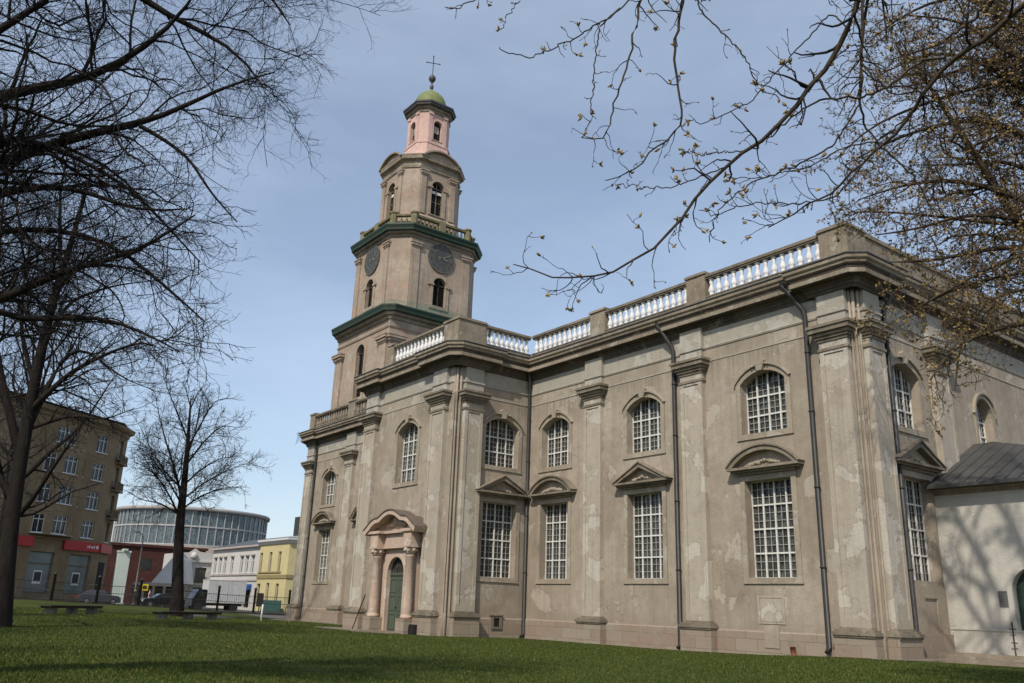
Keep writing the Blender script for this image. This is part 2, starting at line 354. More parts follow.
low = lambda c: arch(c, 2.4, 3.02, 7.18, 0); upp = lambda c: arch(c, 2.4, 9.28, 11.62, .5)
ZB, ZT = -.9, 16.0
CS = (-22.88, -30.28, -37.33); CE = (34.78,); CTE = 29.33; CTS = -45.0; CWS = -67.6
w = MB(); w.panel(F_S, [(XT,ZB),(XE-.4,ZB),(XE-.4,ZT),(XT,ZT)], [f(c) for c in CS for f in (low, upp)], WIN_D+.03); 
w.add([(XE-.4,YS,ZB),(XE,YS+.4,ZB),(XE,YS+.4,ZT),(XE-.4,YS,ZT)], [(0,1,2,3)]); w.build('wall', M_['wall'], church)
w = MB(); w.panel(F_TE, [(YT+.4,ZB),(YS,ZB),(YS,ZT),(YT+.4,ZT)], [low(CTE), upp(CTE)], WIN_D+.03)
w.add([(XT-.4,YT,ZB),(XT,YT+.4,ZB),(XT,YT+.4,ZT),(XT-.4,YT,ZT)], [(0,1,2,3)]); w.build('wall', M_['wall'], church)
DOOR = arch(-45.05, 2.05, -.25, 3.15, 1.02, 14)
w = MB(); w.panel(F_TS, [(XTW,ZB),(XT-.4,ZB),(XT-.4,ZT),(XTW,ZT)], [DOOR, arch(CTS, 2.4, 8.45, 11.62, .5)], WIN_D+.03); w.build('wall', M_['wall'], church)
w = MB(); w.panel(F_W, [(XW+.4,ZB),(XTW,ZB),(XTW,ZT),(XW+.4,ZT)], [low(CWS), upp(CWS), arch(-61.35,.75,3.0,7.1,0), arch(-61.35,.75,9.5,12.0,.2)], WIN_D+.03)
w.add([(XW,YW+.4,ZB),(XW+.4,YW,ZB),(XW+.4,YW,ZT),(XW,YW+.4,ZT)], [(0,1,2,3)]); w.build('wall', M_['wall'], church)
w = MB(); w.panel(F_E, [(YS+.4,ZB),(YN,ZB),(YN,ZT),(YS+.4,ZT)], [f(c) for c in CE for f in (low, upp)]+[arch(41.95,1.7,9.35,10.95,.85)], WIN_D+.03); w.build('wall', M_['wall'], church)
w = MB(); w.flat(F_TW, [(-YW,ZB),(-YT,ZB),(-YT,ZT),(-YW,ZT)], 0); w.flat(F_WW, [(-YN,ZB),(-YW-.4,ZB),(-YW-.4,ZT),(-YN,ZT)], 0); w.flat(F_N, [(-XE,ZB),(-XW,ZB),(-XW,ZT),(-XE,ZT)], 0)
w.build('wall', M_['wall'], church)
ZR = 16.35
rf = MB(); rf.box(XTW+.1, XT-.1, YT+.1, YN-.2, ZR, ZR+.1); rf.box(XT-.1, XE-.1, YS+.1, YN-.1, ZR, ZR+.1); rf.box(XW+.1, XTW+.1, YW+.1, YN-.1, ZR, ZR+.1); rf.build('roof', M_['roofmetal'], church)

k = 1
for i, c in enumerate(CS):
    window(F_S, c, **LOW, ped=('seg','tri','seg')[i], seed=k); window(F_S, c, **UPP, keystone=True, seed=k+5); k += 1
window(F_TE, CTE, **LOW, ped='tri', seed=8); window(F_TE, CTE, **UPP, keystone=True, seed=9)
window(F_TS, CTS, 8.45, 2.4, 11.62, .5, 4, 4, keystone=True, seed=10)
window(F_W, CWS, **LOW, ped='seg', seed=11); window(F_W, CWS, **UPP, keystone=True, seed=12)
window(F_W, -61.35, 3.0, .75, 7.1, 0, 1, 4, ped='tri', seed=13, surround=.16); window(F_W, -61.35, 9.5, .75, 12.0, .2, 1, 3, surround=.14, seed=14)
for c in CE:
    window(F_E, c, **LOW, ped='tri', seed=15); window(F_E, c, **UPP, keystone=True, seed=16)
window(F_E, 41.95, 9.35, 1.7, 10.95, .85, 3, 3, surround=.2, seed=18)

# stone plinth along the wall foot
pl = MB(); PR = [(0,.86),(.05,.82),(.07,.8),(.07,ZB)]
pl.sweep([(XE,YN),(XE,YS+.4),(XE-.4,YS),(XT,YS),(XT,YT+.4),(XT-.4,YT),(-44.0,YT)], PR[::-1]); pl.sweep([(-46.1,YT),(XTW,YT),(XTW,YW),(XW+.4,YW),(XW,YW+.4),(XW,YN)], PR[::-1]); pl.build('plinth', M_['plinth'], church)

def pilaster(F, a, b, o=.24, dado=0):
    s = MB(); s.fbox(F, a, b, 1.04, 12.62, 0, o)
    e = .2; s.panel(F, [(a,1.04),(b,1.04),(b,12.62),(a,12.62)], [[(a+e,1.5),(b-e,1.5),(b-e,12.1),(a+e,12.1)]], .045, o+.048, edge=o)
    p = s.build('pilaster', M_['pil'], church, F((a+b)/2, 1, 0))
    q = MB(); q.fbox(F, a-.22, b+.22, ZB, .80, 0, o+.24)
    q.build('pedestal', M_['plinth'], p)
    q = MB()
    for z0, z1, d in ((.80,.87,.29),(.87,.99,.33),(.99,1.08,.24),(1.08,1.16,.1)): q.fbox(F, a-d+.06, b+d-.06, z0, z1, 0, o+d)
    q.build('base_moulding', M_['stone'], p)
    q = MB(); q.fbox(F, a-.06, b+.06, 12.22, 12.34, 0, o+.09)
    for z0, z1, d in ((12.62,12.74,.1),(12.74,12.86,.17),(12.86,13.0,.25),(13.0,13.2,.36),(13.2,13.32,.42)): q.fbox(F, a-d+.06, b+d-.06, z0, z1, 0, o+d)
    q.build('capital', M_['stone'], p)
    q = MB(); q.fbox(F, a, b, 13.322, 13.83, 0, o-.01); q.fbox(F, a-.05, b+.05, 13.83, 13.93, 0, o+.05); q.fbox(F, a, b, 13.93, 14.92, 0, o-.01)
    q.build('entablature_block', M_['frieze'], p)
for a, b in ((-19.7,-18.4),(-27.5,-26.15),(-34.6,-33.25)): pilaster(F_S, a, b)
pilaster(F_E, 31.75, 32.95); pilaster(F_E, 36.95, 38.35)
pilaster(F_TE, 26.45, 27.7); pilaster(F_TS, -42.1, -40.6); pilaster(F_TS, -50.4, -48.85)
pilaster(F_W, -64.6, -63.0); pilaster(F_W, -72.3, -70.95); pilaster(F_WW, -33.6, -32.1)
# rolled corner strips between the paired pilasters
for (x, y) in ((XE-.2, YS+.2), (XT-.2, YT+.2)):
    s = MB()
    for dx, dy, r in ((-.10,-.10,.05),(.04,-.04,.06),(.15,.15,.05)): s.lathe((x+dx+.06,y+dy-.06,0), [(r,ZB),(r*1.5,ZB+.01),(r*1.5,.98),(r,1.1),(r,12.7),(r*1.8,13.2),(r*1.8,13.32),(r*1.2,13.35),(r*1.2,14.93)], 10)
    s.build('corner_strip', M_['wall'], church)

J = .24
PATH = [(XE,YN),(XE,33.35),(XE+J,33.35),(XE+J,YS-J+.14),(XE+J-.14,YS-J),(-20.0,YS-J),(-20.0,YS),(XT,YS),(XT,27.95),(XT+J,27.95),(XT+J,YT-J+.22),(XT+J-.22,YT-J),(-42.35,YT-J),(-42.35,YT),
        (-48.6,YT),(-48.6,YT-J),(XTW-.05,YT-J),(XTW-J,YT),(XTW-J,27.6),(XTW,27.6),(XTW,YW),(-70.7,YW),(-70.7,YW-J),(XW+.3,YW-J),(XW-J,YW+.3),(XW-J,33.9),(XW,33.9),(XW,YN)]
BASEP = [(XE,YN),(XE,YS+.4),(XE-.4,YS),(XT,YS),(XT,YT+.4),(XT-.4,YT),(XTW,YT),(XTW,YW),(XW+.4,YW),(XW,YW+.4),(XW,YN)]
c = MB(); c.sweep(PATH, [(0,14.74),(.05,14.76),(.07,14.86),(.13,14.9),(.15,15.02),(.24,15.08),(.26,15.17),(.59,15.18)], m=1)  # bed and soffit coloured dark to deepen the shade below the corona
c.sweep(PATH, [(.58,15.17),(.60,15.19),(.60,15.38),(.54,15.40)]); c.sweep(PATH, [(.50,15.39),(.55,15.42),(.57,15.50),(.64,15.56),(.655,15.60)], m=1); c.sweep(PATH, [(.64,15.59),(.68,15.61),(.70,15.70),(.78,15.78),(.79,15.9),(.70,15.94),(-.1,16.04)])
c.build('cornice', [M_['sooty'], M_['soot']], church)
c = MB(); c.sweep(BASEP, [(0,13.80),(.04,13.82),(.07,13.9),(.02,13.94),(.012,13.95),(.012,14.95)]); c.sweep(BASEP, [(0,13.16),(.03,13.17),(.03,13.22),(0,13.23)]); c.build('frieze', M_['frieze'], church)
c = MB(); c.sweep(PATH, [(.70,15.945),(.80,15.93),(.83,15.98),(.78,16.03),(.3,16.06)]); c.build('gutter', M_['gutter'], church)

# balustrade: kerb, balusters, rail and pedestals
BPROF = [(.13,0),(.13,.08),(.08,.10),(.145,.22),(.165,.32),(.11,.48),(.07,.63),(.11,.78),(.085,.84),(.13,.86),(.13,.94)]
bm = MB(); bm.lathe((0,0,0), BPROF, 10)
_tmp = bm.build('baluster', M_['balu']); BAL = _tmp.data; bpy.data.objects.remove(_tmp)
ZK = 16.43
def balustrade(p0, p1, n, single=True, posts=(), k=.19, zk=ZK, mats=('stone','stone','balu')):
    p0 = Vector((*p0,0)); p1 = Vector((*p1,0)); d = (p1-p0); Ln = d.length; d.normalize(); nn = Vector((d.y,-d.x,0))
    F = frame(p0, d, nn); b = MB()
    b.fbox(F, 0, Ln, zk-.42, zk-.06, -k-.04, k+.04); b.fbox(F, 0, Ln, zk-.06, zk, -k-.07, k+.07)
    b.fbox(F, 0, Ln, zk+.94, zk+1.02, -k, k); b.fbox(F, 0, Ln, zk+1.02, zk+1.16, -k-.05, k+.05)
    if not single:
        for i in range(n):
            q = p0+d*(Ln*(i+.5)/n); b.lathe((q.x,q.y,zk), BPROF, 8, 1)
    o = b.build('balustrade', [M_[mats[1]], M_[mats[2]]], church, (p0+p1)/2+Vector((0,0,zk)))
    if single:
        w0 = wpos(o)
        for i in range(n):
            q = p0+d*(Ln*(i+.5)/n); e = bpy.data.objects.new('baluster', BAL); COL.objects.link(e); e.parent = o; e.location = Vector((q.x,q.y,zk))-w0
    return o
def post(x0, x1, y0, y1, zk=ZK, top=1.37, parent=church, mat='sooty'):
    b = MB(); b.box(x0,x1,y0,y1,zk-.72,zk+top-.16); b.box(x0-.07,x1+.07,y0-.07,y1+.07,zk+top-.16,zk+top-.06); b.box(x0-.02,x1+.02,y0-.02,y1+.02,zk+top-.06,zk+top)
    b.box(x0-.06,x1+.06,y0-.06,y1+.06,zk-.74,zk-.1)
    return b.build('pedestal', M_[mat], parent, ((x0+x1)/2,(y0+y1)/2,zk-.7))
YB = YS-.02
balustrade((-25.75,YB), (-19.3,YB), 14); balustrade((-32.95,YB), (-26.95,YB), 14); balustrade((-39.5,YB), (-34.15,YB), 12)
post(-26.95,-25.75,YB-.24,YB+.3); post(-34.15,-32.95,YB-.24,YB+.3); post(-19.3,-17.95,YB-.3,YB+1.1,top=1.3); 
XB = XT+.02
balustrade((XB,YT+1.75), (XB,YB-.2), 9); post(XT-1.35,XT+.22,YT-.22,YT+1.75,top=1.3)
balustrade((-47.3,YT+.02), (XT-1.35,YT+.02), 14); post(-48.0,-47.3,YT-.22,YT+.4); balustrade((-47.65,YT+4.6), (-47.65,YT+.4), 9, False)
YBW = YW-.02
balustrade((-63.6,YBW), (-51.2,YBW), 22, False, mats=('stone','stone','stone')); post(-64.8,-63.6,YBW-.24,YBW+.3); balustrade((-71.4,YBW), (-64.8,YBW), 14, False, mats=('stone','stone','stone')); post(-72.4,-71.4,YBW-.24,YBW+.6)
pw = MB(); pw.box(XE-.25,XE+.15,YB+1.1,YN,15.95,17.4); pw.box(XE-.3,XE+.22,YB+1.1,YN,17.4,17.58); pw.build('parapet', M_['stone'], church); post(XE-.3,XE+.25,41.4,42.6)

# drainpipes
def pipe(pts, r=.11):
    b = MB(); b.tube(pts, r, 10); o = b.build('drainpipe', M_['pipe'], church, pts[-1]); 
    q = MB()
    for z in (3.4, 6.6, 9.8, 12.4): 
        for i in range(len(pts)-1):
            a, e = Vector(pts[i]), Vector(pts[i+1])
            if e.z < z < a.z and a.z-e.z > 3: t = (a.z-z)/(a.z-e.z); p = a.lerp(e,t); q.lathe((p.x,p.y,p.z), [(r+.02,-.04),(r+.02,.04)], 10)
    q.build('pipe_bracket', M_['iron'], o)
def spipe(x, y, g, dx=.6): pipe([(x-dx,y-.66,15.98),(x-dx,y-.64,15.5),(x-dx*.8,y-.55,15.3),(x-.05,y-.2,14.35),(x,y-.15,14.1),(x,y-.15,g+.32),(x,y-.3,g+.12)])
spipe(-28.02, YS, -.2); spipe(-20.36, YS, .05, .7)
pipe([(XT+.55,YS-.55,15.95),(XT+.4,YS-.4,15.0),(XT+.2,YS-.2,14.3),(XT+.16,YS-.16,13.9),(XT+.16,YS-.16,.05),(XT+.2,YS-.36,-.12)], .1)
pipe([(XE+.66,33.9,15.95),(XE+.6,33.75,15.3),(XE+.15,33.42,14.2),(XE+.15,33.40,13.8),(XE+.15,33.40,.3)], .1)
pipe([(-70.35,YW-.66,15.95),(-70.4,YW-.6,15.3),(-70.55,YW-.16,14.2),(-70.55,YW-.15,13.8),(-70.55,YW-.15,0.)], .1)

# small wall details: cellar vent, blind panel, apron panel, clay stub
v = MB(); v.panel(F_TE, [(28.98,.28),(29.72,.28),(29.72,.98),(28.98,.98)], [[(29.15,.4),(29.55,.4),(29.55,.86),(29.15,.86)]], .1, .13, edge=0); v.fbox(F_TE, 28.92, 29.78, .98, 1.04, 0, .17)
vo = v.build('cellar_vent', M_['stone'], church); v = MB(); v.fbox(F_TE, 29.16,29.54,.41,.85,.072,.085); v.build('vent_opening', M_['interior'], vo)
v = MB(); v.panel(F_S, [(-23.72,1.15),(-22.38,1.15),(-22.38,2.28),(-23.72,2.28)], [[(-23.62,1.22),(-22.48,1.22),(-22.48,2.2),(-23.62,2.2)]], .022, .03, edge=0); v.fbox(F_S, -23.6,-22.5,1.24,2.18,.0,.012); v.fbox(F_S, -23.4,-22.68,.2,1.06,0,.1); v.build('blind_panel', M_['pil'], church)
v = MB(); v.panel(F_E, [(33.55,.1),(36.05,.1),(36.05,2.8),(33.55,2.8)], [[(34.35,1.15),(35.3,1.15),(35.3,2.35),(34.35,2.35)]], .06, .14, edge=0); v.fbox(F_E, 34.35,35.3,1.15,2.35,0,.08); v.fbox(F_E, 33.45,36.15,-.3,1.0,0,.24); v.build('apron_panel', M_['wall'], church)
v = MB(); v.tube([(-21.9,31.1,-.2),(-21.9,31.02,.32)], .11, 10); v.build('clay_pipe', simple('terracotta', (.28,.10,.06)), church)

# ---- south portal
po = MB(); CP = -44.75
po.panel(F_TS, [(CP-2.2,-.5),(CP+2.0,-.5),(CP+2.0,4.55),(CP-2.2,4.55)], [arch(-45.05,1.9,-.5,3.12,.95,14)], .2, .14, edge=0)
ar = arch(-45.05,2.3,-.5,3.1,1.15,14); po.panel(F_TS, ar, [arch(-45.05,1.9,-.49,3.12,.95,14)], .06, .19, edge=.14)
for s_ in (-1, 1):      # entablature blocks over the columns
    po.fbox(F_TS, CP+s_*1.92-.42, CP+s_*1.92+.42, 4.62, 5.4, 0, .86)
po.fbox(F_TS, CP-2.3, CP+2.3, 4.55, 5.4, 0, .4)
portal = po.build('portal', M_['portal'], church, (CP, YT, -.2))
for s_ in (-1, 1):
    x, y = CP+s_*1.92, YT-.56
    b = MB(); b.lathe((x,y,0), [(.33,.66),(.36,.7),(.36,.8),(.29,.86),(.31,.92),(.285,1.4),(.24,4.02),(.27,4.05),(.24,4.1)], 18)
    col = b.build('column', M_['portal'], portal, (x,y,.66))
    b = MB(); b.box(x-.45,x+.45,y-.42,y+.56,-.6,.66); b.build('column_pedestal', M_['plinth'], portal)
    b = MB(); b.lathe((x,y,0), [(.25,4.1),(.3,4.25),(.4,4.5),(.36,4.52)], 16); b.box(x-.42,x+.42,y-.40,y+.4,4.52,4.62)
    for i in range(8):
        a = i*math.pi/4; b.ball((x+.34*math.cos(a), y+.34*math.sin(a), 4.36), .1, 0, 8)
    b.build('capital', M_['portal'], portal)
top = [(a,5.56+(z-5.42)*.8) for a,z in ((-3.05,5.42),(-2.95,5.55),(-2.65,5.75),(-2.25,6.08),(-1.85,6.27),(-1.35,6.32),(-1.0,6.52),(-.6,6.72),(-.2,6.82),(.2,6.82),(.6,6.72),(1.0,6.52),(1.35,6.32),(1.85,6.27),(2.25,6.08),(2.65,5.75),(2.95,5.55),(3.05,5.42))]
cv = MB(); hi = [(CP+a,z) for a,z in top]; lo = [(CP+a*.93,z-.24) for a,z in top[::-1]]
cv.prism(F_TS, hi+lo, 0, 1.05); cv.fbox(F_TS, CP-2.85, CP-1.2, 5.4, 5.56, 0, .96); cv.fbox(F_TS, CP+1.2, CP+2.85, 5.4, 5.56, 0, .96); cv.fbox(F_TS, CP-1.2, CP+1.2, 5.4, 5.56, 0, .6)
cv.prism(F_TS, [(CP-2.7,5.56),(CP+2.7,5.56)]+[(CP+a*.9,z-.2) for a,z in top[::-1][2:-2]], 0, .38, 0)
join(cv, orn(F_TS, CP, 5.85, .45, 1.0, 0, 15, 3)); cv.ball(F_TS(CP, 6.15, .42), .28, 0, 10)
cp = cv.build('curved_pediment', M_['portal'], portal)
rc = MB(); rc.prism(F_TS, [(a*1+0,z+.012) for a,z in hi]+[(a,z+.07) for a,z in hi[::-1]], 0, 1.1); rc.build('pediment_roofing', simple('rusty_roof_sheet', (.14,.105,.08), (.10,.08,.065), 2), portal)
dr = MB(); dr.flat(F_TS, arch(-45.05, 2.1, -.45, 3.15, 1.02, 14), -.14, 1)
for s_ in (0, 1):
    a = -46.08+s_*1.035
    dr.fbox(F_TS, a+.01, a+1.02, -.3, 3.02, -.135, -.07)
    for z0, z1 in ((0.0,.9),(1.05,1.9),(2.05,2.85)): dr.panel(F_TS, [(a+.13,z0),(a+.9,z0),(a+.9,z1),(a+.13,z1)], [[(a+.2,z0+.07),(a+.83,z0+.07),(a+.83,z1-.07),(a+.2,z1-.07)]], .03, -.04, edge=-.07)
dr.fbox(F_TS, -46.08, -44.02, 3.02, 3.18, -.135, -.01)
door = dr.build('door', [M_['door'], M_['glass']], church, (-45.05, YT, -.2))
b = MB()
for i in range(7):
    a = math.pi*i/6; b.tube([F_TS(-45.05+.2*math.cos(a),3.2+.2*math.sin(a),-.1), F_TS(-45.05+1.0*math.cos(a),3.2+1.0*math.sin(a),-.1)], .022, 6)
for r_ in (.35,.68): b.tube([F_TS(-45.05+r_*math.cos(math.pi*i/10),3.2+r_*math.sin(math.pi*i/10),-.1) for i in range(11)], .02, 6)
b.build('fanlight_grille', M_['iron'], door); b = MB(); b.ball(F_TS(-45.12,1.25,-.02), .05); b.build('handle', M_['iron'], door)
b = MB(); b.box(-47.6,-42.6,YT-1.7,YT-.0,-.6,-.08); b.build('doorstep', M_['stone'], church)
b = MB(); b.box(-42.55,-41.75,YT-.62,YT-.45,-.3,.38); b.box(-42.5,-41.8,YT-.66,YT-.62,-.25,.3); b.build('hatch', M_['interior'], church)

# ------------------------------------------------------------------ tower (part of the church)
TC = Vector((-70.3, 40.0, 0))
def octa(a, b): return [(TC.x+x, TC.y+y) for x, y in ((a,b),(a,-b),(b,-a),(-b,-a),(-a,-b),(-a,b),(-b,a),(b,a))]
def tf(dx, dy, a): n = Vector((dx,dy,0)); u = Vector((-dy,dx,0)); return frame(TC+n*a, u, n)
DIRS = ((0,-1),(1,0),(0,1),(-1,0))
def stage(mb, a, b, z0, z1, hole=None, m=0, depth=.5):
    for d in DIRS:
        mb.panel(tf(*d, a), [(-b,z0),(b,z0),(b,z1),(-b,z1)], [hole] if hole else [], depth, 0, m)
    if b < a-.01:
        P = octa(a, b)
        for i in range(0, 8, 2):
            i0, i1 = i+1, (i+2)%8
            mb.add([(*P[i0],z0),(*P[i1],z0),(*P[i1],z1),(*P[i0],z1)], [(0,1,2,3)], m)
tw = MB()
H1 = arch(0, 1.6, 19.6, 24.0, .8); H2 = arch(0, 1.45, 28.6, 30.8, .72); H3 = arch(0, 1.45, 38.7, 41.75, .72); H4 = arch(0, 1.0, 47.95, 49.75, .5)
stage(tw, 5.2, 5.2, 10, 27.0, H1); stage(tw, 4.85, 3.4, 26.9, 35.2, H2); stage(tw, 3.35, 2.1, 35.8, 44.2, H3)
P8 = lambda a, b, z: [(*p, z) for p in octa(a, b)]
for a, b, z in ((5.2,5.2,27.0),(4.9,3.5,36.2),(3.4,2.2,44.85)): tw.add(P8(a,b,z), [tuple(range(8))[::-1]])
tower = tw.build('tower', M_['towerwall'], church, (TC.x, TC.y, 16))
def oct_sweep(prof, a, b, name, mats, close=True, m=0):
    s = MB(); s.sweep(octa(a, b), prof, True); return s.build(name, M_[mats], tower)
# stage 1 dressing
s = MB()
for d in DIRS:
    F = tf(*d, 5.2)
    for sg in (-1, 1):
        a, b = sorted((sg*3.75, sg*5.1)); s.fbox(F, a, b, 16.1, 23.9, 0, .2)
        for z0, z1, q in ((23.9,24.05,.08),(24.05,24.3,.18),(24.3,24.55,.3),(24.55,24.66,.34)): s.fbox(F, a-q, b+q, z0, z1, 0, .2+q)
    ao = arch(0, 2.2, 19.3, 24.0, 1.1, 12); s.panel(F, ao, [H1], .05, .1, edge=0)
s.build('tower_pilasters', M_['towerwall'], tower)
oct_sweep([(0,25.35),(.07,25.37),(.12,25.5),(.03,25.55)], 5.2, 5.2, 'string_course', 'towerwall')
oct_sweep([(0,26.1),(.12,26.15),(.18,26.4),(.45,26.5),(.5,26.75)], 5.2, 5.2, 'cornice_bed', 'stone')
oct_sweep([(.3,26.72),(.78,26.78),(.82,27.0),(.92,27.25),(.9,27.36),(-.3,27.62)], 5.2, 5.2, 'copper_cornice', 'green')
# stage 2
def facing(a, b, items): 
    for d in DIRS: items(tf(*d, a))
s = MB()
def it(F):
    for sg in (-1, 1):
        a, b = sorted((sg*2.45, sg*3.3)); s.fbox(F, a, b, 27.5, 33.95, 0, .12)
        for z0, z1, q in ((33.95,34.1,.06),(34.1,34.35,.14),(34.35,34.5,.2)): s.fbox(F, a-q, b+q, z0, z1, 0, .12+q)
    s.panel(F, arch(0, 2.1, 28.3, 30.8, 1.05, 12), [H2], .05, .1, edge=0)
    for sg in (-1,1): s.fbox(F, sg*.98-.32, sg*.98+.32, 30.62, 30.8, 0, .18)
facing(4.85, 3.4, it); s.build('tower_pilasters', M_['towerwall'], tower)
oct_sweep([(0,34.85),(.08,34.9),(.14,35.1),(.34,35.2),(.38,35.4)], 4.85, 3.4, 'cornice_bed', 'stone')
oct_sweep([(.2,35.38),(.62,35.43),(.66,35.65),(.78,35.9),(.76,36.05),(-.5,36.3)], 4.85, 3.4, 'copper_cornice', 'green')
# balustrade of stage 2
s = MB(); A2, B2 = 4.55, 3.1
s.sweep(octa(A2,B2), [(-.2,36.1),(.2,36.1),(.2,36.55),(-.2,36.55)], True); s.sweep(octa(A2,B2), [(-.2,37.25),(.2,37.25),(.24,37.45),(-.24,37.45),(-.2,37.25)], True)
O8 = octa(A2,B2)
for i in range(8):
    p, q = Vector(O8[i]), Vector(O8[(i+1)%8]); n = 13 if i%2 == 0 else 4
    for k in range(n):
        t = (k+.5)/n
        if abs(t-.5) < .04 and n > 5: continue
        r = p.lerp(q, t); s.lathe((r.x,r.y,36.55), [(.10,0),(.06,.1),(.14,.25),(.06,.5),(.10,.7)], 7)
for i, (x, y) in enumerate(O8): s.lathe((x,y,0), [(.36,36.1),(.36,37.5),(.44,37.52),(.44,37.65),(.38,37.72)], 8, 0, False)
for d in DIRS: s.fbox(tf(*d, A2), -.35, .35, 36.1, 37.55, -.24, .26)
s.build('tower_balustrade', M_['mossy'], tower)
# stage 3
s = MB()
def it3(F):
    for sg in (-1, 1):
        a, b = sorted((sg*1.42, sg*2.02)); s.fbox(F, a, b, 38.5, 42.7, 0, .14)
        for z0, z1, q in ((42.7,42.85,.06),(42.85,43.1,.14),(43.1,43.25,.2)): s.fbox(F, a-q, b+q, z0, z1, 0, .14+q)
    s.panel(F, arch(0, 1.95, 38.6, 41.75, .97, 12), [H3], .05, .1, edge=0)
    for sg in (-1,1): s.fbox(F, sg*.92-.3, sg*.92+.3, 41.56, 41.75, 0, .17)
facing(3.35, 2.1, it3); s.build('tower_pilasters', M_['towerwall'], tower)
oct_sweep([(0,37.4),(.22,37.4),(.22,38.1),(.05,38.4),(0,38.42)], 3.35, 2.1, 'base_course', 'towerwall')
oct_sweep([(0,43.4),(.1,43.42),(.14,43.62),(.06,43.66),(.06,44.1),(.18,44.2),(.42,44.3),(.46,44.55),(.52,44.75),(-.2,45.0)], 3.35, 2.1, 'cornice', 'sooty')
s = MB()
def ped3(F):
    hw, zt, H = 2.35, 44.6, 1.08; R = (hw*hw+H*H)/(2*H); a0 = math.asin(hw/R); zc = zt+H-R
    q = [(R*math.sin(a0*(1-2*i/14)), zc+R*math.cos(a0*(1-2*i/14))) for i in range(15)]
    a1 = math.acos((zt-zc)/(R-.17)); q += [(-(R-.17)*math.sin(a1*(1-2*i/14)), zc+(R-.17)*math.cos(a1*(1-2*i/14))) for i in range(15)]
    s.prism(F, q, -1.2, .62); s.prism(F, [(-hw+.25,zt-.1),(hw-.25,zt-.1)]+[((R-.1)*math.sin(a0*.93*(1-2*i/10)), zc+(R-.1)*math.cos(a0*.93*(1-2*i/10))) for i in range(11)], 0, .3, 1)
facing(3.35, 2.1, ped3); s.build('curved_gables', [M_['sooty'], M_['towerwall']], tower)
# clocks, windows
def clock(F, z, r):
    b = MB(); n = 36; ring = lambda rr, o: [F(rr*math.sin(2*math.pi*i/n), z+rr*math.cos(2*math.pi*i/n), o) for i in range(n)]
    b.add(ring(r,.0)+ring(r,.10), [(i,(i+1)%n,n+(i+1)%n,n+i) for i in range(n)]+[tuple(range(n,2*n))])
    o = b.build('clock', M_['clock'], tower, F(0,z))
    b = MB()
    for r1, r2 in ((r-.07,r-.01),(r*.60,r*.63)):
        b.add(ring(r1,.115)+ring(r2,.115), [(i,(i+1)%n,n+(i+1)%n,n+i) for i in range(n)])
    for h in range(12):
        a = 2*math.pi*h/12; c_, s_ = math.cos(a), math.sin(a)
        for t in ((-.06,.06) if h%3 else (-.11,0,.11)):
            P = [(t-.022,r*.67),(t+.022,r*.67),(t+.022,r*.90),(t-.022,r*.90)]
            b.add([F(x*c_+y*s_, z+y*c_-x*s_, .118) for x, y in P], [(0,1,2,3)])
    b.build('clock_numerals', M_['clockmark'], o)
    for a, ln, w_ in ((math.radians(98), .52, .07), (math.radians(62), .86, .05)):
        b = MB(); c_, s_ = math.cos(a), math.sin(a); P = [(-w_,-.25*r),(w_,-.25*r),(w_,ln*r*.8),(0,ln*r),(-w_,ln*r*.8)]
        b.add([F(x*c_+y*s_, z+y*c_-x*s_, .14) for x, y in P]+[F(x*c_+y*s_, z+y*c_-x*s_, .12) for x, y in P], [(0,1,2,3,4)]+[(i,(i+1)%5,5+(i+1)%5,5+i) for i in range(5)])
        b.build('clock_hand', M_['clockmark'], o)
M_['clock'] = simple('clock_face', (.045,.05,.048), (.07,.072,.068), 3, .6); M_['clockmark'] = simple('worn_gilding', (.22,.20,.15), (.12,.11,.09), 5, .6)
for d in DIRS: clock(tf(*d, 4.87), 33.55, 1.5)
def twin(F, hole, c, w, z0, zs, rise, kind):
    g = MB(); g.flat(F, hole, -.45)
    o = g.build('tower_window', M_['interior'], tower, F(0,z0)); b = MB()
    if kind == 'louvre':
        z = z0+.1
        while z < zs+rise-.15:
            hwid = w/2 if z < zs else math.sqrt(max(rise**2-(z-zs)**2,.001))*(w/2/rise)
            b.hexa([F(-hwid,z,-.4),F(hwid,z,-.4),F(hwid,z-.08,-.25),F(-hwid,z-.08,-.25),F(-hwid,z+.03,-.4),F(hwid,z+.03,-.4),F(hwid,z-.05,-.25),F(-hwid,z-.05,-.25)]); z += .19
        b.fbox(F, -.05, .05, z0, zs+rise-.02, -.25, -.18); b.fbox(F, -w/2, w/2, zs-.05, zs+.07, -.25, -.18)
        b.build('louvres', M_['louvre'], o)
    else:
        for u_ in (-w/2+.04, 0, w/2-.04): b.fbox(F, u_-.035, u_+.035, z0, head(0,w,zs,rise,u_), -.3, -.22)
        for z in (z0+.05, zs, (z0+zs)/2): b.fbox(F, -w/2, w/2, z-.03, z+.03, -.3, -.22)
        b.build('window_frame', M_[kind], o)
for d in DIRS:
    twin(tf(*d,5.2), H1, 0, 1.6, 19.6, 24.0, .8, 'louvre'); twin(tf(*d,4.85), H2, 0, 1.45, 28.6, 30.8, .72, 'louvre')
    twin(tf(*d,3.35), H3, 0, 1.45, 38.7, 41.75, .72, 'stone')
    g = MB(); g.fbox(tf(*d,3.35), -.7, .7, 41.2, 41.5, -.36, -.30); g.build('window_board', M_['bars'], tower)
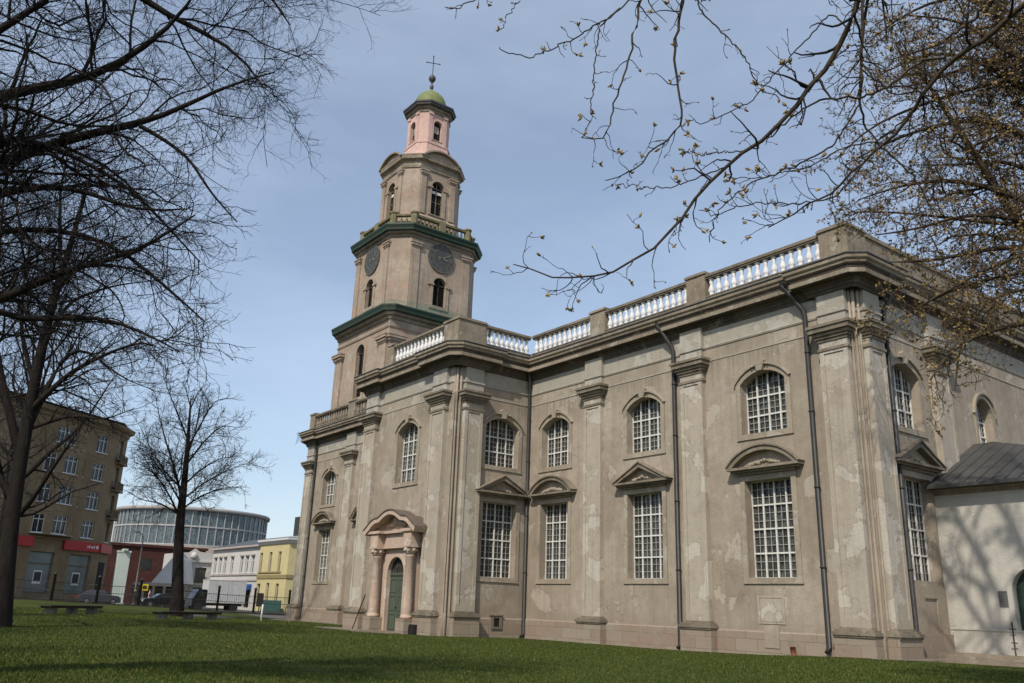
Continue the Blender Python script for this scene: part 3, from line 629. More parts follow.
# lantern, dome, cross
TC0 = TC.copy(); TC = TC+Vector((.18,.28,0))
ln = MB(); P0, P1 = octa(2.45,1.5), octa(2.02,1.22)
ln.add([(*p,44.8) for p in P0]+[(*p,47.3) for p in P1], [(i,(i+1)%8,8+(i+1)%8,8+i) for i in range(8)])
stage(ln, 1.86, 1.12, 47.25, 51.6, H4, 0, .35); ln.sweep(octa(2.02,1.22), [(0,47.25),(.07,47.27),(.07,47.45),(-.16,47.5)], True)
for d in DIRS:
    F = tf(*d,1.86)
    for sg in (-1,1):
        a, b = sorted((sg*.68, sg*1.08)); ln.fbox(F, a, b, 47.5, 51.0, 0, .08); ln.fbox(F, a-.07, b+.07, 50.75, 51.05, 0, .17)
    ln.panel(F, arch(0,1.3,47.9,49.75,.65,12), [H4], .04, .07, edge=0)
lantern = ln.build('lantern', M_['pink'], church, (TC.x,TC.y,45))
for d in DIRS:
    F = tf(*d,1.86); g = MB(); g.flat(F, H4, -.3); o = g.build('lantern_window', M_['interior'], lantern, F(0,48)); 
    g = MB(); g.fbox(F,-.3,.3,48.9,49.7,-.29,-.25); g.build('window_board', M_['frieze'], lantern)
s = MB(); s.sweep(octa(1.86,1.12), [(0,51.0),(.08,51.02),(.1,51.3),(.22,51.4),(.3,51.6)], True); s.build('cornice_bed', M_['stone'], lantern)
s = MB(); s.sweep(octa(1.86,1.12), [(.15,51.6),(.52,51.68),(.56,51.86),(.64,51.92),(.66,52.08),(.6,52.14),(-.3,52.5),(-1.0,52.62)], True); s.build('eaves', M_['roofmetal'], lantern)
s = MB(); s.lathe((TC.x,TC.y,0), [(1.75,52.5),(1.75,52.75),(1.72,53.1),(1.62,53.5),(1.4,53.95),(1.0,54.35),(.5,54.62),(.22,54.75),(.16,55.1)], 24); s.build('dome', M_['dome'], lantern)
s = MB(); s.lathe((TC.x,TC.y,0), [(.12,55.0),(.2,55.35),(.22,55.55),(.1,55.7),(.08,56.0),(.26,56.15),(.38,56.38),(.39,56.58),(.3,56.8),(.14,56.93),(.05,57.05),(.045,57.3)], 14); s.build('finial', M_['roofmetal'], lantern)
s = MB(); cu = Vector((.4,.9,0)).normalized(); s.tube([(TC.x,TC.y,57),(TC.x,TC.y,59.4)], .045, 8); c0 = Vector((TC.x,TC.y,58.5)); s.tube([c0-cu*.72,c0+cu*.72], .045, 8)
for p in (c0-cu*.72, c0+cu*.72, Vector((TC.x,TC.y,59.4))): s.ball(p, .08, 0, 8)
s.build('cross', M_['iron'], lantern)
TC = TC0
# green debris net on the first tower ledge
nm = NT('green_net'); nm.b.inputs['Alpha'].default_value = .28; nm.done((.03,.16,.10), .8); M_['net'] = nm.mat
s = MB(); xs = [TC.x+5.9+.0]
pts = [(TC.x-5.0,TC.y-5.85),(TC.x+2,TC.y-5.85),(TC.x+5.85,TC.y-5.85),(TC.x+5.85,TC.y-1),(TC.x+5.85,TC.y+5.6)]; hs = (.25,.35,.4,.9,.5)
s.add([(x,y,27.35) for x,y in pts]+[(x,y,27.35+h) for (x,y),h in zip(pts,hs)], [(i,i+1,6+i,5+i) for i in range(4)]); s.build('debris_net', M_['net'], tower)
s = MB(); q = Vector((XW-.5,YW-.6,15.9)); s.add([q+Vector(v) for v in ((-.5,-.3,.2),(.5,-.5,.25),(.35,-.5,-.6),(-.2,-.4,-.95),(-.6,.2,-.3))], [(0,1,2,3,4)]); s.build('debris_net', M_['net'], church)

# ------------------------------------------------------------------ annex on the east side
F_A = frame((0,36.15,0), (1,0,0), (0,-1,0)); AX1 = -9.6
annex = empty('church_annex', (-14, 40.4, .3), 'low whitewashed annex under a grey hipped sheet roof against the church', 'annex')
w = MB(); AD = arch(-14.5, 1.8, .2, 2.75, .85, 14)
w.panel(F_A, [(XE,-.5),(AX1,-.5),(AX1,6.6),(XE,6.6)], [AD], .35); w.add([(AX1,36.15,-.5),(AX1,44.65,-.5),(AX1,44.65,6.6),(AX1,36.15,6.6)], [(0,1,2,3)]); w.add([(AX1,44.65,-.5),(XE,44.65,-.5),(XE,44.65,6.6),(AX1,44.65,6.6)], [(0,1,2,3)])
w.build('wall', M_['white'], annex)
w = MB(); w.fbox(F_A, XE, AX1+.06, -.4, 1.2, 0, .06); w.fbox(F_A, XE, AX1+.08, 1.2, 1.26, 0, .09); w.build('plinth', M_['white'], annex)
w = MB(); w.sweep([(AX1,44.65),(AX1,36.15),(XE,36.15)], [(0,6.55),(.05,6.57),(.1,6.7),(.3,6.74),(.3,6.8)]); w.build('eaves_cornice', M_['stone'], annex)
e = .62; E0 = [(XE,36.15-e,6.92),(AX1+e,36.15-e,6.92),(AX1+e,44.65+e,6.92),(XE,44.65+e,6.92)]; AP = (XE+.02,40.4,9.35); AP2 = (XE+1.0,40.4,9.35)
w = MB(); w.add(E0+[AP,AP2], [(0,1,5,4),(1,2,5),(2,3,4,5)]); w.add([(x,y,z-.14) for x,y,z in E0]+E0, [(0,1,5,4),(1,2,6,5),(2,3,7,6),(0,1,2,3)])
def seam(p, q): w.tube([p, q], .025, 5)
for i in range(1, 17):
    t = i/17; a = Vector(E0[0]).lerp(Vector(E0[1]), t); x = a.x
    zt = 40.4 if x <= AP2[0] else 35.53+(40.4-35.53)*(AX1+e-x)/(AX1+e-AP2[0]); f = (zt-35.53)/(40.4-35.53)
    seam((x,35.53,6.94), (x,zt,6.92+(9.35-6.92)*f+.02))
seam(E0[1], AP2); seam(AP, AP2); w.build('roof', M_['roofmetal'], annex)
w = MB(); w.flat(F_A, arch(-14.5, 1.82, .2, 2.75, .86, 14), -.3)
for z in (.9,1.7,2.5): w.fbox(F_A, -15.0,-13.5,z-.06,z+.06,-.3,-.26)
d_ = w.build('door', M_['dgreen'], annex, F_A(-14.5,.3)); w = MB(); w.panel(F_A, arch(-14.5,2.2,.2,2.75,1.1,14), [AD], .05, .07, edge=0); w.build('door_surround', M_['white'], annex)
w = MB(); w.fbox(F_A, -15.95,-15.55,2.12,2.7,.0,.035); pq = w.build('plaque', simple('grey_plaque', (.10,.10,.10), (.13,.13,.13), 8, .4), annex)
w = MB()
for z in (2.58,2.5,2.42,2.36,2.28): w.fbox(F_A, -15.9+.03*((z*100)%3),-15.6-.02*((z*70)%4),z-.012,z+.012,.035,.038)
w.build('plaque_lettering', simple('pale_engraving', (.2,.2,.19)), pq)
w = MB(); w.tube([F_A(-15.5,.2,.25),F_A(-15.5,1.55,.25)], .025, 6); w.tube([F_A(-15.62,1.3,.25),F_A(-15.38,1.3,.25)], .02, 6); w.tube([F_A(-15.62,.8,.25),F_A(-15.38,.8,.25)], .02, 6); tag(w.build('iron_boot_rail', M_['iron'], None, F_A(-15.5,.2,.25)), 'thin dark iron stake with two short crossbars before the white annex wall', 'stake')
w = MB(); w.box(-18.0,-12.2,34.7,36.08,-.4,.34); w.box(-17.6,-13.0,34.3,34.7,-.4,.25); tag(w.build('stone_step', M_['sooty'], None, (-15,35,0)), 'long low stone steps at the foot of the white annex', 'steps')

# ------------------------------------------------------------------ ground
def sheet(name, xs, ys, dz, mat, kind='structure'):
    X, Y = np.meshgrid(xs, ys); Z = gz(X, Y)+dz; nx, ny = len(xs), len(ys)
    V = np.stack([X,Y,Z], -1).reshape(-1,3); i = np.arange(ny-1)[:,None]*nx+np.arange(nx-1)[None]
    return tag(np_mesh(name, V, 4, np.stack([i,i+1,i+nx+1,i+nx], -1), mat, smooth=True), kind=kind)
def lawn_mat():
    m = NT('lawn'); c = m.mix(m.rng(m.noise(.22, 5, .6), .38, .62), (.038,.054,.010), (.062,.074,.016))
    c = m.mix(m.rng(m.noise(1.7, 6, .65, off=4), .5, .72, 0, .6), c, (.075,.078,.022)); c = m.mix(m.rng(m.noise(.5, 6, .7, off=14), .62, .7, 0, .6), c, (.075,.062,.035))
    return m.done(c, .95, m.noise(30, 4, .7), .06, .8, .1)
M_['soil'] = simple('city_ground', (.11,.10,.085), (.09,.085,.075), .4, .95)
M_['asphalt'] = simple('asphalt', (.055,.053,.05), (.045,.044,.042), 1.5, .9); M_['paving'] = simple('paving', (.20,.19,.17), (.15,.14,.125), 1.2, .9)
far = np.concatenate([[-3000,-1500,-800,-400,-250],np.arange(-200,81,10),[150,400,1000,3000]])
sheet('ground', far, far, -.12, M_['soil'])
sheet('lawn', np.arange(-91.5,40,1.5), np.arange(-60,31.6,1.5), 0, lawn_mat())
sheet('pavement', np.arange(-98,-91.4,1.6), np.arange(-100,140,5), -.02, M_['paving']); sheet('road', np.arange(-109,-97.9,1.8), np.arange(-100,140,5), -.10, M_['asphalt'])
k = MB()
k.add([(x,y,gzf(-98,y)+z) for y in np.arange(-100,140,6) for x,z in ((-98.2,-.1),(-98.2,.02),(-98,.02),(-98,-.1))], [(4*i+a,4*i+a+1,4*i+a+5,4*i+a+4) for i in range(39) for a in range(3)]); tag(k.build('kerb', M_['paving']), kind='structure')
M_['gravel'] = simple('gravel_strip', (.22,.19,.15), (.15,.12,.09), 2.5, .95, .5)
def strip(name, pts, w):
    V = []
    for i, (x,y) in enumerate(pts):
        a = Vector(pts[max(i-1,0)]); b = Vector(pts[min(i+1,len(pts)-1)]); d = (b-a).normalized(); n = Vector((d.y,-d.x))
        for t in (0, w[i]): V.append((x+n.x*t, y+n.y*t, gzf(x+n.x*t,y+n.y*t)+.02))
    f = [(2*i,2*i+1,2*i+3,2*i+2) for i in range(len(pts)-1)]; b = MB(); b.add(V, f); return tag(b.build(name, M_['gravel']), kind='structure')
def dens(p, n=8): 
    out = []
    for (a,b),(c,d) in zip(p[:-1],p[1:]): out += [(a+(c-a)*i/n, b+(d-b)*i/n) for i in range(n)]
    return out+[p[-1]]
s1 = dens([(-73.5,31.0),(-50.9,31.2)]); strip('path', s1, [1.3+.3*math.sin(i*1.7) for i in range(len(s1))])
s1 = dens([(-51.0,25.6),(-42.7,25.6)]); strip('path', s1, [1.9+.4*math.sin(i*1.3) for i in range(len(s1))])
s1 = dens([(-18.3,30.7),(-17.4,31.2),(-17.2,33.9),(-9,34.2)]); strip('path', s1, [.45+.012*i*(1+.4*math.sin(i*2.1)) for i in range(len(s1))])
s1 = dens([(-39.3,31.1),(-18.3,31.1)], 20); strip('path', s1, [.30+.12*math.sin(i*2.3) for i in range(len(s1))])

# grass blades over the part of the lawn in view
def in_view_pts(n, d0, d1, p=1.6):
    px = rng.uniform(-30, 1054, n); t = rng.random(n)**p; d = d0+(d1-d0)*t
    dx = (px-512)[:,None]*np.array(rt)+FPX*np.array(fw)+(-300)*np.array(up); a = np.arctan2(dx[:,0], dx[:,1]); return np.sin(a)*d, np.cos(a)*d
gx, gy = in_view_pts(380000, 13, 75, 1.7)
ok = (gx > -91) & (gy < 30.6) & ~((gx < -39.4) & (gx > -51) & (gy > 24.0)); bare = np.sin(gx*.43+1.3*np.sin(gy*.31))*np.sin(gy*.52+1.1*np.cos(gx*.27))+.35*np.sin(gx*1.7+gy*1.1)*np.sin(gy*2.3-gx*.6)
ok &= ~((bare > .78) & (rng.random(len(gx)) < .7)); gx, gy = gx[ok], gy[ok]; n = len(gx)
gzv = gz(gx, gy)
d = np.hypot(gx, gy); clump = .5+.5*np.sin(gx*2.1+np.sin(gy*1.3)*2)*np.sin(gy*1.9+np.cos(gx*.9)*2)
h = (.026+.034*rng.random(n))*(.7+.6*clump); wd = .005+.00034*d; a = rng.uniform(0, 2*np.pi, n); ln = rng.uniform(.2, .9, n)*h
ca, sa = np.cos(a), np.sin(a); b2 = rng.uniform(0, 2*np.pi, n)
V = np.empty((n,3,3)); V[:,0] = np.stack([gx-ca*wd, gy-sa*wd, gzv-.01],-1); V[:,1] = np.stack([gx+ca*wd, gy+sa*wd, gzv-.01],-1); V[:,2] = np.stack([gx+np.cos(b2)*ln, gy+np.sin(b2)*ln, gzv+h],-1)
def blade(nm, c): return simple(nm, [c[0]*1.25,c[1]*1.1,c[2]*.75], [c[0]*.85,c[1]*.82,c[2]*.55], 5, .75, 0, .25)
mi = rng.choice(4, n, p=[.46,.36,.13,.05])
tag(np_mesh('grass', V.reshape(-1,3), 3, np.arange(3*n), [blade('grass_green',(.055,.088,.016)), blade('grass_dark',(.035,.06,.012)), blade('grass_pale',(.10,.115,.03)), blade('grass_dry',(.16,.135,.06))], midx=mi), 'short green grass covering the lawn', 'grass', kind='stuff')

# ------------------------------------------------------------------ trees: grown branch by branch
def norm(v): return v/np.maximum(np.linalg.norm(v, axis=-1, keepdims=True), 1e-9)
def tubes(P, R, n):
    N, k, _ = P.shape
    T = norm(np.gradient(P, axis=1)); ref = np.where(np.abs(T[...,2:3]) > .9, np.array([1.,0,0]), np.array([0,0,1.])); A = norm(np.cross(T, ref)); B = np.cross(T, A)
    g = 2*np.pi*np.arange(n)/n
    V = P[:,:,None]+(A[:,:,None]*np.cos(g)[:,None]+B[:,:,None]*np.sin(g)[:,None])*R[:,:,None,None]
    i = (np.arange(N)*k*n)[:,None,None]+(np.arange(k-1)*n)[None,:,None]+np.arange(n)[None,None]; j = (np.arange(N)*k*n)[:,None,None]+(np.arange(k-1)*n)[None,:,None]+((np.arange(n)+1)%n)[None,None]
    return V.reshape(-1,3), np.stack([i,j,j+n,i+n],-1).reshape(-1,4)
def children(P, R, m, L0, L1, rs, rmin, k, ang=(30,65), up_=.15, wander=.25, t0=.2, t1=1., seed=0, bend=0., gate=None):
    g = np.random.default_rng(seed); N, K, _ = P.shape
    plen = np.linalg.norm(np.diff(P, axis=1), axis=-1).sum(1)
    cnt = np.maximum(1, np.round(m*plen*g.uniform(.75,1.25,N))).astype(int) if m < 50 else np.full(N, int(m-50))
    idx = np.repeat(np.arange(N), cnt); n = len(idx)
    t = t0+(t1-t0)*g.random(n); f = t*(K-1); i = np.minimum(f.astype(int), K-2); fr = (f-i)[:,None]
    p = P[idx,i]*(1-fr)+P[idx,i+1]*fr; T = norm(P[idx,i+1]-P[idx,i]); r = R[idx,i]*(1-fr[:,0])+R[idx,i+1]*fr[:,0]
    a = norm(np.cross(T, norm(g.normal(size=(n,3))))); th = np.radians(g.uniform(*ang, n))[:,None]
    D = norm(T*np.cos(th)+a*np.sin(th)); D[:,2] += up_; D = norm(D)
    Ln = plen[idx]*g.uniform(L0, L1, n)*(1.15-.6*t)
    if gate is not None: Ln = np.minimum(Ln, gate)
    pts = [p]; dd = D
    for s in range(1, k):
        dd = norm(dd+g.normal(size=(n,3))*wander/np.sqrt(k)*1.4+np.array([0,0,1.])*bend/k); pts.append(pts[-1]+dd*(Ln/(k-1))[:,None])
    C = np.stack(pts, 1); r0 = np.minimum(np.maximum(r*rs*g.uniform(.7,1.1,n), rmin), np.maximum(r*.9, rmin)); RR = np.maximum(r0[:,None]*np.linspace(1,.35,k)[None]**1.0, rmin*.6)
    return C, RR
def resample(pts, rad, k):
    pts = np.array([tuple(p) for p in pts], float); rad = np.array(rad, float); s = np.concatenate([[0], np.cumsum(np.linalg.norm(np.diff(pts, axis=0), axis=1))]); u = np.linspace(0, s[-1], k)
    # smooth the polyline slightly
    q = np.stack([np.interp(u, s, pts[:,i]) for i in range(3)], -1)
    for _ in range(2): q[1:-1] = q[1:-1]*.5+(q[:-2]+q[2:])*.25
    return q, np.interp(u, s, rad)
def bark(nm, A, B): 
    m = NT(nm); c = m.mix(m.rng(m.noise(6, 6, .7, (1,1,.3)), .35, .65), A, B); return m.done(c, .95, m.noise(9, 6, .7, (1,1,.25)), .05, .8, .15)
M_['bark'] = bark('dark_bark', (.026,.021,.017), (.014,.011,.01)); M_['bark2'] = bark('brown_bark', (.075,.057,.038), (.04,.031,.022)); M_['twig'] = simple('twig_bark', (.022,.017,.014), (.015,.012,.01), 5, .9); M_['twig2'] = simple('brown_twig', (.085,.06,.038), (.06,.042,.028), 5, .9)
def skeleton(limbs, k=14):
    q = [resample(p, r, k) for p, r in limbs]; return np.stack([a for a, _ in q]), np.stack([b for _, b in q])
def mk_tree(name, label, root, trunk, limbs, levels, mb, mt, seed, k0=16, trunk_n=14):
    t = empty(name, root, label, 'tree')
    P, R = resample(*trunk, 18); V, F = tubes(P[None], R[None], trunk_n); np_mesh('trunk', V, 4, F, M_[mb], t, root, True)
    P0, R0 = skeleton(limbs, k0)
    V, F = tubes(P0, R0, 8); np_mesh('limbs', V, 4, F, M_[mb], t, root, True)
    Vs, Fs, off = [], [], 0; P, R = P0, R0; allv = []
    for li, lv in enumerate(levels):
        lv = dict(lv); sides = lv.pop('sides', 4); keep = lv.pop('also', None)
        C, RR = children(P, R, seed=seed+li*13, **lv); V, F = tubes(C, RR, sides); Fs.append(F+off if sides == 4 or True else F); Vs.append(V); off += len(V)
        allv.append((C, RR)); P, R = C, RR
    np_mesh('branches', np.concatenate(Vs), 4, np.concatenate(Fs), M_[mt], t, root, False)
    return t, allv
def auto_limbs(base, h, r, n, seed, spread=.45, first=.25, sway=.06, lean=(0,0), lim=.55):
    g = np.random.default_rng(seed); z = np.linspace(0, h*.8, 9); trunk = [Vector((base[0]+lean[0]*q+g.normal()*sway*(i>0), base[1]+lean[1]*q+g.normal()*sway*(i>0), base[2]-.3+q)) for i, q in enumerate(z)]
    tr = [r*1.45 if i == 0 else r*(1-.82*i/8) for i in range(9)]; limbs = []
    for j in range(n):
        f = first+(.97-first)*j/(n-1); i = f*8; a = int(min(i,7)); p = trunk[a].lerp(trunk[a+1], i-a); az = j*2.4+g.uniform(-.4,.4); L_ = h*lim*(1.05-.62*f)*g.uniform(.8,1.15); el = math.radians(g.uniform(18,42)+45*f)
        pts = [p]; d = Vector((math.cos(az)*math.cos(el), math.sin(az)*math.cos(el), math.sin(el)))
        for s in range(6): d = (d+Vector(g.normal(size=3)*.16)+Vector((0,0,.10))).normalized(); pts.append(pts[-1]+d*L_/6)
        r1 = r*(1-.8*f)*.52; limbs.append((pts, [r1*(1-.8*s/6) for s in range(7)]))
    return (trunk, tr), limbs
LV = lambda a=1.5, b=2.6, c=4., g1=4.0: [dict(m=a, L0=.28, L1=.55, rs=.55, rmin=.012, k=8, up_=.18, wander=.5, t0=.15, sides=5),
      dict(m=b, L0=.25, L1=.55, rs=.5, rmin=.007, k=6, up_=.1, wander=.5, t0=.12, sides=4), dict(m=c, L0=.3, L1=.6, rs=.5, rmin=.0045, k=5, up_=.02, wander=.45, t0=.1, sides=3, ang=(25,60))]
# --- the big bare tree just left of the frame: its limbs sweep into the picture
def PL(pts, d0, d1): n = len(pts); return [at(x, y, d0+(d1-d0)*i/(n-1)) for i, (x, y) in enumerate(pts)]
def taper(n, a, b): return [a+(b-a)*i/(n-1) for i in range(n)]
TA = at(-210, 600, 15.5); TA.z = gzf(TA.x, TA.y)
tp = [Vector((TA.x,TA.y,TA.z-.3)), Vector((TA.x+.1,TA.y,TA.z+3))]+[at(-205+8*i, 330-150*i, 15.5) for i in range(5)]
tp[1:] = sorted(tp[1:], key=lambda v: v.z)
D0, D1 = 15.2, 13.5
def limb(px, a, b, d0=D0, d1=D1, start=(-190, None)):
    p = PL(px, d0, d1); return (p, taper(len(p), a*.8, min(b, .012)))
A_L = [limb([(-200,190),(-100,130),(0,94),(44,86),(97,79),(132,55),(167,33),(190,5),(215,-40)], .15, .03),
 limb([(-200,260),(-90,195),(0,163),(44,147),(88,132),(132,125),(154,125),(193,101),(233,81),(275,72)], .15, .012),
 limb([(140,126),(165,140),(189,158),(211,193),(237,222)], .05, .01, 13.9, 13.4),
 limb([(-200,280),(-80,215),(0,193),(44,184),(88,189),(132,213),(186,209)], .12, .012),
 limb([(-200,60),(-60,-40),(60,-60),(145,0),(176,26),(211,31),(246,53),(264,88)], .13, .012),
 limb([(-200,140),(-90,80),(0,30),(50,-2),(110,-50)], .14, .04),
 limb([(-200,20),(-40,-90),(120,-110),(220,-60),(265,-15),(290,25)], .12, .012),
 limb([(-200,330),(-80,315),(0,304),(40,280),(79,265),(130,257),(158,239),(195,215)], .12, .012),
 limb([(-200,390),(-90,340),(0,300),(44,275),(88,264),(123,262),(150,275)], .1, .012, 16.5, 15.5),
 limb([(-200,230),(-80,160),(20,130),(80,160),(130,185),(170,230),(200,262)],.08,.01), limb([(-200,300),(-60,240),(40,225),(110,240),(170,290),(205,322)],.09,.01), limb([(-200,340),(-60,290),(30,325),(90,312),(140,330),(180,352)],.09,.01),  limb([(-200,0),(-120,-200),(60,-240),(230,-160)], .12, .02), limb([(-205,-60),(-200,-300),(-120,-450),(0,-560)], .16, .03), limb([(-205,0),(-330,-150),(-450,-200)], .14, .03), limb([(-205,100),(-320,40),(-440,60)], .12, .03)]
mk_tree('bare_tree', 'big bare dark tree whose long limbs sweep in from the left edge', TA, (tp, taper(len(tp), .5, .16)), A_L, [dict(m=3.4, L0=.26, L1=.5, rs=.42, rmin=.009, k=9, up_=.12, wander=.5, t0=.25, sides=4, gate=2.5),
  dict(m=5.6, L0=.3, L1=.62, rs=.45, rmin=.0055, k=7, up_=.06, wander=.5, t0=.1, sides=3, gate=1.3, ang=(30,65), bend=-.1), dict(m=7.5, L0=.3, L1=.65, rs=.5, rmin=.0027, k=5, up_=.02, wander=.45, t0=.08, sides=3, ang=(25,60), bend=.0, gate=.55)], 'bark', 'twig', 11)

# --- second bare tree further back at the left edge, leaning into the picture
TB = at(4, 603, 40); TB.z = gzf(TB.x, TB.y)
tB = [Vector((TB.x,TB.y,TB.z-.3)), at(5,585,40), at(11,520,40), at(22,450,40), at(34,385,39.8), at(50,310,39.5), at(72,240,39), at(92,170,39)]
B_L = [limb([(30,410),(70,372),(110,352),(145,340),(165,352)], .16, .02, 39.8, 37), limb([(24,440),(60,360),(79,345),(99,359),(122,379),(154,390)], .13, .015, 40, 37.5), limb([(20,455),(6,400),(-8,330),(0,240),(8,150)], .24, .04, 40, 41),
 limb([(40,350),(70,300),(115,285),(160,280)], .13, .015, 39.6, 38), limb([(55,290),(95,250),(130,235)], .12, .015, 39.4, 37), limb([(34,385),(20,330),(25,270),(40,200)], .14, .02, 39.8, 41), limb([(60,260),(60,190),(75,120)], .12, .02, 39, 41), limb([(14,500),(-40,420),(-90,360)], .2, .03, 40, 42), limb([(26,430),(70,415),(105,420),(135,408)], .11, .015, 40, 38), limb([(44,335),(0,280),(-40,240)], .13, .02, 39.5, 42)]
mk_tree('bare_tree', 'dark leaning bare tree at the left edge before the apartment building', TB, (tB, [.5,.34,.29,.26,.22,.17,.11,.05]), B_L, [dict(m=2.8, L0=.3, L1=.55, rs=.45, rmin=.016, k=8, up_=.15, wander=.5, t0=.15, sides=5),
  dict(m=3.2, L0=.3, L1=.6, rs=.45, rmin=.009, k=6, up_=.08, wander=.5, t0=.1, sides=4), dict(m=4.5, L0=.35, L1=.7, rs=.5, rmin=.0055, k=5, up_=0, wander=.45, t0=.1, sides=3, ang=(20,55))], 'bark', 'twig', 31)
TG = at(-12, 601, 66); TG.z = gzf(TG.x, TG.y)
tr, lb = auto_limbs(TG, 25, .5, 15, 77, first=.25, lim=.5)
mk_tree('bare_tree', 'tall bare tree behind the leaning trunk, its twigs crossing the apartment windows', TG, tr, lb, [dict(m=1.3, L0=.3, L1=.55, rs=.5, rmin=.024, k=7, up_=.15, wander=.5, t0=.15, sides=4), dict(m=2.2, L0=.3, L1=.6, rs=.5, rmin=.012, k=5, up_=.05, wander=.5, t0=.1, sides=3), dict(m=2.2, L0=.35, L1=.7, rs=.5, rmin=.01, k=4, up_=0, wander=.45, t0=.1, sides=3, ang=(20,55))], 'bark', 'twig', 79)

# the row of bare trees it belongs to, left of and behind the camera
tg = [o for o in bpy.data.objects if o.name.startswith('bare_tree') and o.parent is None][-1]
for x, y, rz, sc, lab in ((-17,-11,1.,.8,'bare tree standing on the lawn left of the camera, beyond the frame'),(-30,-9,2.2,.85,'second bare tree of the row beyond the left frame edge'),(-44,-6,3.4,.9,'bare tree of the row beyond the frame nearest the benches'),(-6,-13,4.1,.8,'bare tree of the row behind the camera'),(-24,-15,5.,.95,'bare tree in the second row left of the camera'),(-37,-15,.4,.95,'bare tree in the second row beyond the left frame edge'),(-55,-9,1.7,.9,'farthest bare tree of the row beyond the left frame edge')):
    c = tg.copy(); COL.objects.link(c); c.location = (x, y, gzf(x,y)); c.rotation_euler = (0,0,rz); c.scale = (sc,)*3; c['label'] = lab; c['group'] = 'bare trees of the park row'
    for ch_ in tg.children: e = ch_.copy(); COL.objects.link(e); e.parent = c

# --- the middle tree on the lawn
TE = at(178, 608.5, 72); TE.z = gzf(TE.x, TE.y)
tE = [Vector((TE.x,TE.y,TE.z-.3)), at(177.5,595,72), at(178,560,72), at(180,520,72), at(184,485,72), at(187,455,72), at(189,425,72), at(191,398,72)]
E_L = [limb(p, a*.72, .015, 72, d) for p, a, d in (
 ([(180,520),(172,500),(160,480),(146,466),(134,462)],.16,70),([(182,500),(175,470),(167,445),(160,420),(156,400)],.2,73),([(184,485),(200,470),(220,458),(240,456)],.15,71),([(186,465),(205,440),(222,425),(240,428)],.15,74),
 ([(187,450),(203,420),(215,400),(228,398)],.14,71),([(188,440),(178,415),(170,395),(166,385)],.14,70),([(181,510),(200,496),(222,488),(246,486)],.14,75),([(180,515),(160,503),(142,500),(128,492)],.13,74),
 ([(190,410),(198,392),(206,384)],.1,72),([(190,405),(186,390),(182,381)],.09,73),([(183,490),(165,472),(150,448),(142,430)],.15,75),([(186,460),(196,430),(200,405),(204,390)],.14,69),([(182,500),(205,482),(228,470),(250,462)],.14,68),([(182,505),(168,480),(152,458),(136,444)],.13,68))]
mk_tree('bare_tree', 'slender bare tree standing alone on the lawn before the round glass building', TE, (tE, [.6,.46,.40,.33,.26,.19,.12,.05]), E_L, [dict(m=2.6, L0=.3, L1=.6, rs=.5, rmin=.022, k=7, up_=.2, wander=.45, t0=.12, sides=4),
  dict(m=3.2, L0=.3, L1=.65, rs=.5, rmin=.013, k=5, up_=.12, wander=.45, t0=.1, sides=3), dict(m=3.2, L0=.35, L1=.7, rs=.5, rmin=.009, k=4, up_=.05, wander=.4, t0=.1, sides=3, ang=(20,50))], 'bark', 'twig', 51)

# --- budding tree right of the frame, between the camera and the annex
KC = .72
TCp = at(1165, 650, 25*KC); TCp.z = gzf(TCp.x, TCp.y)
tC = [Vector((TCp.x,TCp.y,TCp.z-.3))]+[at(1160-14*i, 500-95*i, 25*KC) for i in range(8)]
C_L = [limb(p, a*KC, .012, d0*KC, d1*KC) for p, a, d0, d1 in (
 ([(1130,330),(1075,290),(1024,232),(985,170),(955,125),(925,80),(900,40)],.24,25,23.5),([(1125,300),(1075,262),(1024,245),(980,250),(930,262),(890,262)],.16,25,23),([(1120,260),(1060,215),(1000,190),(950,178),(900,185),(858,200)],.15,25,23),
 ([(1110,210),(1050,150),(1000,120),(950,120),(890,140),(845,165)],.15,25,24),([(1100,150),(1040,100),(980,60),(930,50),(880,75)],.15,25,25),([(1095,90),(1040,40),(980,5),(930,-20)],.15,25,24),
 ([(1130,340),(1090,330),(1040,320),(990,330),(950,350),(930,380)],.12,25,22),([(1120,290),(1080,300),(1030,285),(985,300),(960,340),(955,390)],.09,25,22.5),([(1090,60),(1060,-40),(1020,-120),(980,-200)],.16,25,25),([(1100,120),(1150,20),(1230,-60)],.16,25,25),([(1100,20),(1090,-120),(1110,-260)],.24,25,25),([(1090,-120),(1150,-220),(1210,-280)],.16,25,26),([(1120,270),(1200,200),(1300,170)],.18,25,26),([(1140,380),(1230,340),(1330,320)],.16,25,24),
 ([(1115,240),(1060,240),(1010,215),(960,215),(915,230),(875,235)],.11,25,22),([(1105,180),(1060,190),(1010,160),(965,165),(910,165)],.11,25,26),([(1095,80),(1020,60),(960,20),(905,15)],.12,25,23),([(1110,220),(1050,130),(1015,60),(1000,0)],.14,25,27),([(1128,310),(1085,275),(1050,270),(1000,275),(950,290),(905,315)],.09,25,22.5),([(1120,250),(1080,160),(1090,60),(1130,-30)],.16,25,22),([(1100,140),(1050,70),(980,85),(920,105),(870,125),(835,160)],.11,25,23.5),([(1095,90),(1040,25),(960,-8),(905,12),(865,45)],.11,25,24.5),([(1115,240),(1060,228),(980,222),(900,212),(848,212)],.1,25,24),([(1105,170),(1050,100),(1000,50),(950,75),(905,90),(868,85)],.1,25,26),([(1118,270),(1070,240),(1000,262),(930,300),(880,330)],.08,25,22),([(1100,130),(1060,40),(1000,20),(940,45),(890,60)],.1,25,24))]
